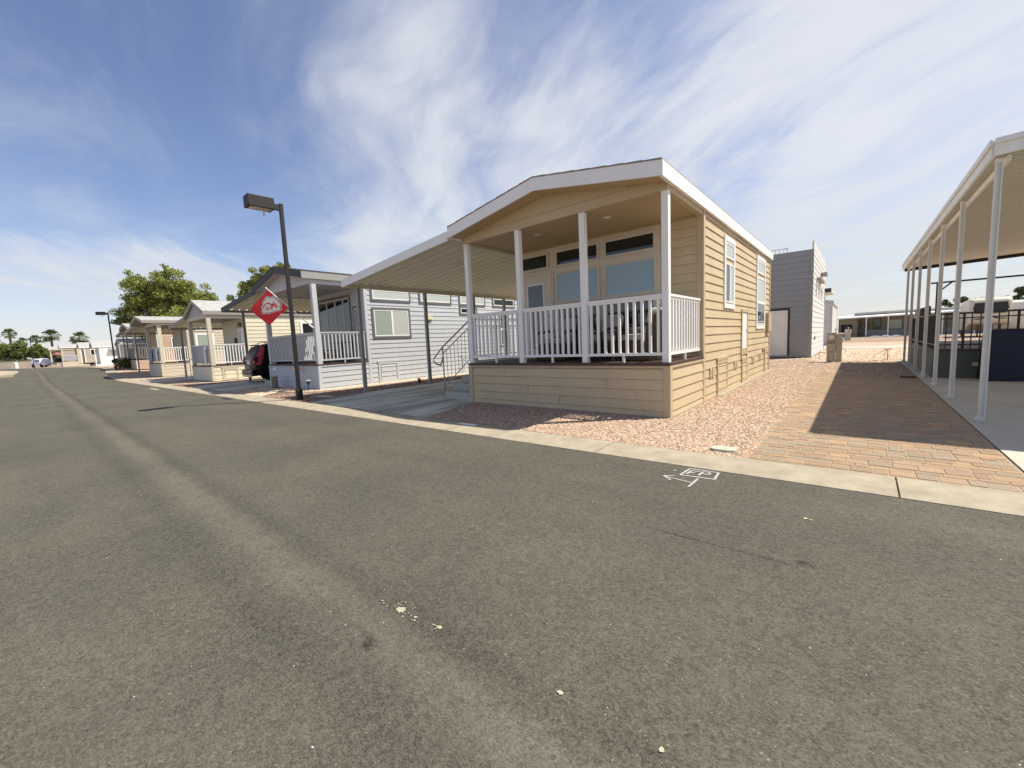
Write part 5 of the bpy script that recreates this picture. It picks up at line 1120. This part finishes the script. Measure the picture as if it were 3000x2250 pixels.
def plaque(label, x, y, lx, ly, rz, z=.0, name='stepping_stone', m_='concrete'):
    m = MB(); m.box(-lx / 2, lx / 2, -ly / 2, ly / 2, -.01, .02); o = m.build(name, MT[m_], None, loc=(x, y, z), bevel=.006); o.rotation_euler = (0, 0, rz); tag(o, label, 'paving slab' if name == 'stepping_stone' else 'utility cover'); return o
plaque('flat rectangular paving slab in the brown gravel by the lamp post', -8.98, -1.05, .62, .22, R(8))
# utility cover near the pavers
U_ = thing('utility_cover', 'pale green oval valve cover lying in the pink gravel beside the pavers', 'utility cover', (1.10, -1.52, .006))
m = MB(); pts = [(.125 * math.cos(a), .085 * math.sin(a)) for a in np.linspace(0, 2 * math.pi, 25)[:-1]]; pts = [(math.copysign(abs(x / .125) ** .6, x) * .125, math.copysign(abs(y / .085) ** .6, y) * .085) for x, y in pts]; m.prism(pts, 'z', -.02, .022); m.build('lid', mat('pale_green_plastic', (.42, .45, .36), .6, .15, 20), U_, bevel=.004)
m = MB(); m.tube([(.02, 0, .0222), (.02, 0, .024)], .030, 14); m.build('badge', MT['pedestal'], U_)
# small red plant by the driveway
def plant(name, label, loc, n, h, w_, m_, cat='plant', spread=.5):
    b = MB()
    for k in range(n):
        a = random.uniform(0, 6.28); l_ = h * random.uniform(.6, 1); s_ = spread * random.uniform(.2, 1); p0 = Vector((random.uniform(-.03, .03), random.uniform(-.03, .03), 0)); p1 = p0 + Vector((math.cos(a) * s_ * l_, math.sin(a) * s_ * l_, l_)); nx = Vector((-math.sin(a), math.cos(a), 0)) * w_; md = (p0 + p1) / 2 + Vector((0, 0, .1 * l_))
        b.add([p0 - nx * .3, p0 + nx * .3, md + nx, p1, md - nx], [(0, 1, 2, 3, 4)])
    return tag(b.build(name, m_, None, loc=loc), label, cat)
plant('small_plant', 'small dark red spiky plant at the edge of the driveway', (-9.22, 2.35, 0), 26, .22, .02, mat('dark_red_leaf', (.10, .03, .03), .6, .2, 8))

# ------------------------------------------------------------------ markings and stains on the street
def flatpoly(polys, z, name, m_, label=None, cat=None, structm=True):
    b = MB()
    for p in polys: b.add([(x, y, z) for x, y in p], [tuple(range(len(p)))])
    o = b.build(name, m_, None)
    if structm: struct(o)
    else: tag(o, label, cat)
    return o
def line2(pts, w_):
    out = []
    for (a, b_) in zip(pts, pts[1:]):
        dx, dy = b_[0] - a[0], b_[1] - a[1]; l_ = math.hypot(dx, dy); nx, ny = -dy / l_ * w_, dx / l_ * w_
        out.append([(a[0] + nx, a[1] + ny), (a[0] - nx, a[1] - ny), (b_[0] - nx, b_[1] - ny), (b_[0] + nx, b_[1] + ny)])
    return out
w_ = .0105
polys = line2([(.985, -2.30), (1.235, -2.29), (1.248, -2.495), (.965, -2.525), (.985, -2.30)], w_)
polys += line2([(1.008, -2.475), (1.012, -2.36), (1.085, -2.345)], w_) + line2([(1.011, -2.415), (1.062, -2.41)], w_)
polys += line2([(1.106, -2.462), (1.112, -2.335), (1.165, -2.33), (1.182, -2.36), (1.165, -2.395), (1.11, -2.40)], w_)
polys += line2([(1.127, -2.552), (1.12, -2.80)], .010) + line2([(.862, -2.632), (1.127, -2.69)], w_ * .8) + line2([(.935, -2.575), (.850, -2.628), (.945, -2.71)], w_ * .8)
polys += [[(.885 + .016 * math.cos(a), -2.425 + .012 * math.sin(a)) for a in np.linspace(0, 6.28, 9)[:-1]]]
# separate tiny height steps so the strokes never share a plane
b = MB()
for i, p in enumerate(polys): b.add([(x, y, -.0105 + i * .00006) for x, y in p], [tuple(range(len(p)))])
struct(b.build('street_marking', MT['chalk']))
def blot(cx, cy, r0, n, spikes, seed):
    rr = random.Random(seed); return [(cx + r0 * (1 + spikes * rr.uniform(-1, 1)) * math.cos(a), cy + r0 * .8 * (1 + spikes * rr.uniform(-1, 1)) * math.sin(a)) for a in np.linspace(0, 2 * math.pi, n + 1)[:-1]]
bl = [blot(.50, -5.222, .024, 40, .45, 1), blot(.752, -5.192, .013, 14, .25, 2), blot(.36, -5.236, .007, 8, .4, 3), blot(.385, -5.245, .005, 8, .4, 4), blot(.605, -5.216, .008, 9, .4, 5), blot(.62, -5.232, .006, 8, .4, 6), blot(1.382, -5.155, .012, 16, .5, 7), blot(1.747, -5.14, .011, 16, .5, 8), blot(.45, -5.205, .006, 8, .4, 9), blot(.55, -5.25, .005, 8, .5, 10)] + line2([(.752, -5.192), (.705, -5.20)], .002) + line2([(.752, -5.192), (.742, -5.215)], .002)
rr = random.Random(5)
for k in range(26): bl.append(blot(.5 + rr.gauss(0, .07), -5.225 + rr.gauss(0, .022), rr.uniform(.0015, .004), 6, .4, 20 + k))
b = MB()
for i, p in enumerate(bl): b.add([(x, y, -.0100 + i * .00005) for x, y in p], [tuple(range(len(p)))])
struct(b.build('paint_splatter', MT['splat']))
b = MB()
for i, p in enumerate(line2([(-20.9, -2.86), (-19.3, -2.86)], .05) + [blot(1.94, -2.99, .016, 10, .5, 77), blot(1.97, -3.0, .01, 10, .5, 78)]): b.add([(x, y, -.0098 + i * .0001) for x, y in p], [tuple(range(len(p)))])
struct(b.build('worn_paint', MT['yellowline']))
# stencilled house numbers on the kerb
b = MB(); b.add([(-2.66, -1.95, .0145), (-2.30, -1.95, .0145), (-2.30, -1.85, .0165), (-2.66, -1.85, .0165)], [(0, 1, 2, 3)]); struct(b.build('kerb_number_patch', MT['chalk2'] if 'chalk2' in MT else MT['white']))
b = MB()
for i, (sx0, ch) in enumerate(zip((-2.60, -2.50, -2.40), 'abc')):
    for (a, c, d, e) in ((0, .05, 0, .008), (0, .05, .03, .038), (0, .05, .06, .068)): b.add([(sx0 + a, -1.935 + d, .0152 + d * .02), (sx0 + c, -1.935 + d, .0152 + d * .02), (sx0 + c, -1.935 + e, .0154 + e * .02), (sx0 + a, -1.935 + e, .0154 + e * .02)], [(0, 1, 2, 3)])
o = b.build('kerb_number_strokes', MT['galv']); struct(o)
# drain grate in the gutter
b = MB(); b.box(-12.3, -11.6, -2.60, -2.42, -.012, -.006); struct(b.build('drain_grate', MT['black']))

# ------------------------------------------------------------------ trees
def leafmat(name, c1, c2):
    m = mat(name, c1, .7, .35, 1.2, col2=c2); b = m.node_tree.nodes['Principled BSDF']; b.inputs['Specular IOR Level'].default_value = .25
    try: b.inputs['Transmission Weight'].default_value = 0.0
    except Exception: pass
    return m
MT['leaf'] = leafmat('mesquite_leaf', (.12, .15, .035), (.23, .255, .065)); MT['leaf2'] = leafmat('tree_leaf', (.07, .10, .025), (.14, .17, .045)); MT['leafdk'] = leafmat('dark_leaf', (.035, .055, .018), (.07, .10, .03)); MT['leafy'] = leafmat('yellow_leaf', (.16, .17, .04), (.22, .22, .06))
def leaves(centres, radii, n, size, flat=1.0):
    C = np.array(centres); Rr = np.array(radii); idx = rng.choice(len(C), n, p=(Rr ** 2) / (Rr ** 2).sum())
    d = rng.normal(size=(n, 3)); d /= np.linalg.norm(d, axis=1)[:, None]; r = rng.random(n) ** .42
    P_ = C[idx] + d * (Rr[idx] * r)[:, None] * np.array([1, 1, flat])
    a = rng.normal(size=(n, 3)); a /= np.linalg.norm(a, axis=1)[:, None]; b = np.cross(a, rng.normal(size=(n, 3))); b /= np.linalg.norm(b, axis=1)[:, None]
    s = size * rng.uniform(.6, 1.4, n)[:, None]
    V = np.stack([P_ - a * s, P_ + b * s * .55, P_ + a * s, P_ - b * s * .55], 1).reshape(-1, 3); return V
def leafmesh(name, V, m, par):
    n = len(V) // 4; me = bpy.data.meshes.new(name); me.vertices.add(len(V)); me.vertices.foreach_set('co', V.ravel()); me.loops.add(len(V)); me.loops.foreach_set('vertex_index', np.arange(len(V), dtype=np.int32)); me.polygons.add(n); me.polygons.foreach_set('loop_start', np.arange(0, len(V), 4, dtype=np.int32)); me.polygons.foreach_set('loop_total', np.full(n, 4, dtype=np.int32)); me.materials.append(m); me.update(); me.validate()
    o = bpy.data.objects.new(name, me); COL.objects.link(o); o.parent = par; return o
def tree(name, label, loc, h, trunk_h, clumps, n, size, m, seed=0, group=None, tr=.18, cat='tree', sub=5):
    T = thing(name, label, cat, loc, 0, group); rr = random.Random(seed)
    cs, rs = [], []
    if n > 10000:
        C0 = sum((Vector(c[:3]) for c in clumps), Vector()) / len(clumps)
        for c in list(clumps):
            d_ = (Vector(c[:3]) - C0)
            for _ in range(3): e_ = Vector(c[:3]) + d_.normalized() * c[3] * rr.uniform(.45, .8) + Vector((rr.gauss(0, .3), rr.gauss(0, .3), rr.gauss(0, .3))) * c[3]; cs.append(tuple(e_)); rs.append(rr.uniform(.24, .42) * c[3])
    for (x, y, z, r) in clumps:
        for k in range(sub):
            a, e = rr.uniform(0, 6.28), rr.uniform(-.6, 1.2); q = r * rr.uniform(.35, .95); cs.append((x + q * math.cos(a) * math.cos(e), y + q * math.sin(a) * math.cos(e), z + q * math.sin(e) * .8)); rs.append(r * rr.uniform(.36, .66))
    leafmesh('crown', leaves(cs, rs, n, size, .75), m, T)
    b = MB(); b.tube([(0, 0, 0), (.1, 0, trunk_h * .5), (0, .1, trunk_h)], [tr, tr * .8, tr * .65], 8)
    for (x, y, z, r) in clumps: b.tube([(0, .1, trunk_h), (x * .45, y * .45, trunk_h + (z - trunk_h) * .45), (x * .9, y * .9, z)], [tr * .55, tr * .35, tr * .12], 6, caps=False)
    b.build('trunk', MT['bark'], T); return T
# big tree behind the beige home: the crown's plane faces the street
dirx = Vector((.765, .644, 0))
def cl(*L_): return [(dirx.x * a * 1.15, dirx.y * a * 1.15 + b_, z, r * 1.15) for a, b_, z, r in L_]
tree('shade_tree', 'large spreading green shade tree behind the beige and cream homes', (-56.1, 4.3, .45), 10.6, 3.2,
     cl((-3.3, 0, 5.6, 1.25), (-2.6, .5, 4.2, 1.2), (-2.1, 0, 7.0, 1.4), (-.9, -.6, 8.3, 1.45), (-.2, .6, 6.2, 1.8), (.6, 0, 9.0, 1.35), (1.8, -.4, 8.5, 1.4), (2.8, .5, 7.4, 1.5), (2.2, 0, 5.6, 1.6), (4.1, 0, 6.1, 1.1), (5.0, .3, 5.9, .8), (-3.9, 0, 5.0, .7), (.5, 0, 4.3, 1.5), (-1.5, 0, 5.0, 1.4), (.2, 0, 7.4, 1.6), (1.3, 0, 6.9, 1.6), (-1.6, 0, 6.2, 1.5), (3.2, 0, 5.4, 1.4), (.8, .4, 5.3, 1.5), (3.6, 0, 6.9, 1.0)), 60000, .095, MT['leaf'], 3, tr=.28, sub=7)
tree('shade_tree', 'sparse green tree rising behind the dark gable of the grey home', (-38.3, 7.8, 0), 8, 3.5, [(-1.1, -1.0, 6.1, .85), (-.6, -.6, 6.9, .9), (0, 0, 7.3, 1.0), (.9, .9, 8.1, .95), (1.6, 1.5, 8.5, .75), (1.2, 1.2, 7.2, 1.0), (0, 0, 6.0, 1.0), (-1.6, -1.5, 5.7, .6)], 12000, .085, MT['leaf'], 5, tr=.2)
for k, (x, y, z, r) in enumerate(((-97, 5.6, 3.4, 1.7), (-93.5, 8.5, 4.3, 2.1), (-90, 11.2, 4.6, 2.2))):
    tree('hedge_tree', ['yellow-green rounded tree behind the white far home', 'yellow-green tree behind the screened home', 'yellow-green tree merging with the large shade tree'][k], (x, y, .45), 5, 1.5, [(0, 0, z * .75, r), (.8, .8, z * .6, r * .8), (-.8, -.6, z * .55, r * .8)], 2500, .16, MT['leafy'], 11 + k, 'round trees behind the far homes')
for k, (x, y, z, r) in enumerate(((-139, -13.0, 5.2, 2.9), (-137, -9.4, 5.6, 2.7), (-134, -6.2, 5.3, 2.6), (-130.5, -3.0, 4.6, 2.3), (-127, -.7, 3.5, 1.7), (-142, -17.5, 5.2, 3.2))):
    tree('mesquite_tree', ['broad green tree second from the far left edge', 'broad green tree behind the far block wall', 'green tree behind the white truck', 'lower green tree left of the leftmost home', 'small green tree touching the leftmost home', 'broad green tree at the far left edge'][k], (x, y, .45), 7, 1.2, [(0, 0, z * .72, r * .8), (.6, 1.4, z * .55, r * .75), (-.6, -1.4, z * .55, r * .75), (1.0, 0, z * .38, r * .8)], 5200, .17, MT['leaf2'], 30 + k, 'green trees beyond the block wall')
hb = leaves([(-127.2, -14 + 1.1 * k, 1.4) for k in range(11)], [.95] * 11, 5000, .13); T = thing('clipped_hedge', 'dark low hedge in front of the far green trees', 'hedge', (0, 0, 0)); leafmesh('foliage', hb, MT['leafdk'], T)
tree('shade_tree', 'dark green tree behind the white camper trailer', (25.4, 119, zg(25, 119)), 7.5, 3, [(-.6, 0, 5.2, 1.6), (.8, 0, 6.6, 1.5), (2.4, 0, 6.8, 1.6), (1.6, 0, 4.8, 1.5)], 3500, .2, MT['leafdk'], 61)
tree('shade_tree', 'pale scrubby tree above the roof of the cream camper trailer', (16.5, 112, zg(16, 112)), 6, 3, [(-1.5, 0, 5.1, 1.1), (.5, 0, 5.8, 1.2), (2, 0, 5.4, 1.0)], 1800, .16, MT['leafdk'], 62)
# fan palms
def palm(label, loc, h, k_, seed):
    T = thing('fan_palm', label, 'palm', loc, 0, 'fan palms on the skyline'); rr = random.Random(seed)
    b = MB(); b.tube([(0, 0, 0), (.1, 0, h * .5), (0, 0, h)], [.28, .22, .2], 8); b.build('trunk', MT['bark'], T)
    b = MB()
    for f in range(34):
        a = rr.uniform(0, 6.28); e = rr.uniform(-.75, 1.35); L_ = k_ * rr.uniform(.8, 1.1); d = Vector((math.cos(a) * math.cos(e), math.sin(a) * math.cos(e), math.sin(e)))
        c = Vector((0, 0, h)) + d * L_ * .45; side_ = d.cross(Vector((0, 0, 1))).normalized(); up_ = side_.cross(d)
        b.tube([(0, 0, h), tuple(c)], .025, 4, caps=False)
        for j in range(-5, 6):
            t_ = j * .24; v_ = (d * math.cos(t_) + side_ * math.sin(t_)); e2 = c + v_ * L_ * .62 + Vector((0, 0, -.22 * L_ * (1 if e < .9 else .3))); w2 = side_ * .05 * math.cos(t_) * k_ + d * .05 * math.sin(t_) * k_
            b.add([tuple(c), tuple(c + v_ * L_ * .34 + w2), tuple(e2), tuple(c + v_ * L_ * .34 - w2)], [(0, 1, 2, 3)])
    b.build('fronds', MT['leafdk'], T); return T
palm('tall fan palm at the far left, highest of the palms', (-156, -7.3, .45), 8.2, 1.5, 1)
palm('small fan palm peeking over the trees at the far left', (-153.8, -9.6, .45), 7.0, 1.2, 2)
palm('fan palm right of the tall far-left one, low over the trees', (-153.5, -5.4, .45), 6.3, 1.1, 3)
palm('flat-topped fan palm behind the distant lamp', (-151.1, -3.3, .45), 6.6, 1.3, 4)
palm('full round fan palm above the leftmost home', (-148.4, -.9, .45), 7.2, 2.0, 5)
palm('fan palm behind the roofs of the sage and mushroom homes', (-143, 3.5, .45), 6.4, 1.9, 6)
# bush and pot by the second lamp
T = thing('flowering_bush', 'round green bush with reddish flowers on top, beside the second street lamp', 'bush', (-47.9, .1, .42))
leafmesh('foliage', leaves([(0, 0, .45), (.3, -.8, .42), (-.2, .7, .45), (.1, 1.2, .35), (.2, -.3, .5)], [.5, .45, .5, .4, .5], 5000, .05), leafmat('bush_leaf', (.05, .075, .02), (.09, .11, .03)), T)
leafmesh('flowers', leaves([(0, y_, .78) for y_ in (-.6, -.3, 0, .3, .6, .9)], [.28] * 6, 900, .05), mat('red_flower', (.32, .07, .05), .7, .3, 9), T)
t = thing('plant_pot', 'dark plant pot beside the flowering bush', 'plant pot', (-46.6, 1.0, .41)); m = MB(); m.tube([(0, 0, 0), (0, 0, .35), (0, 0, .37)], [.13, .19, .2], 12); m.build('pot', MT['dkplastic'], t)
plant('pot_plant', 'sprig growing in the dark pot by the bush', (-46.6, 1.0, .78), 14, .2, .02, MT['leafdk'])
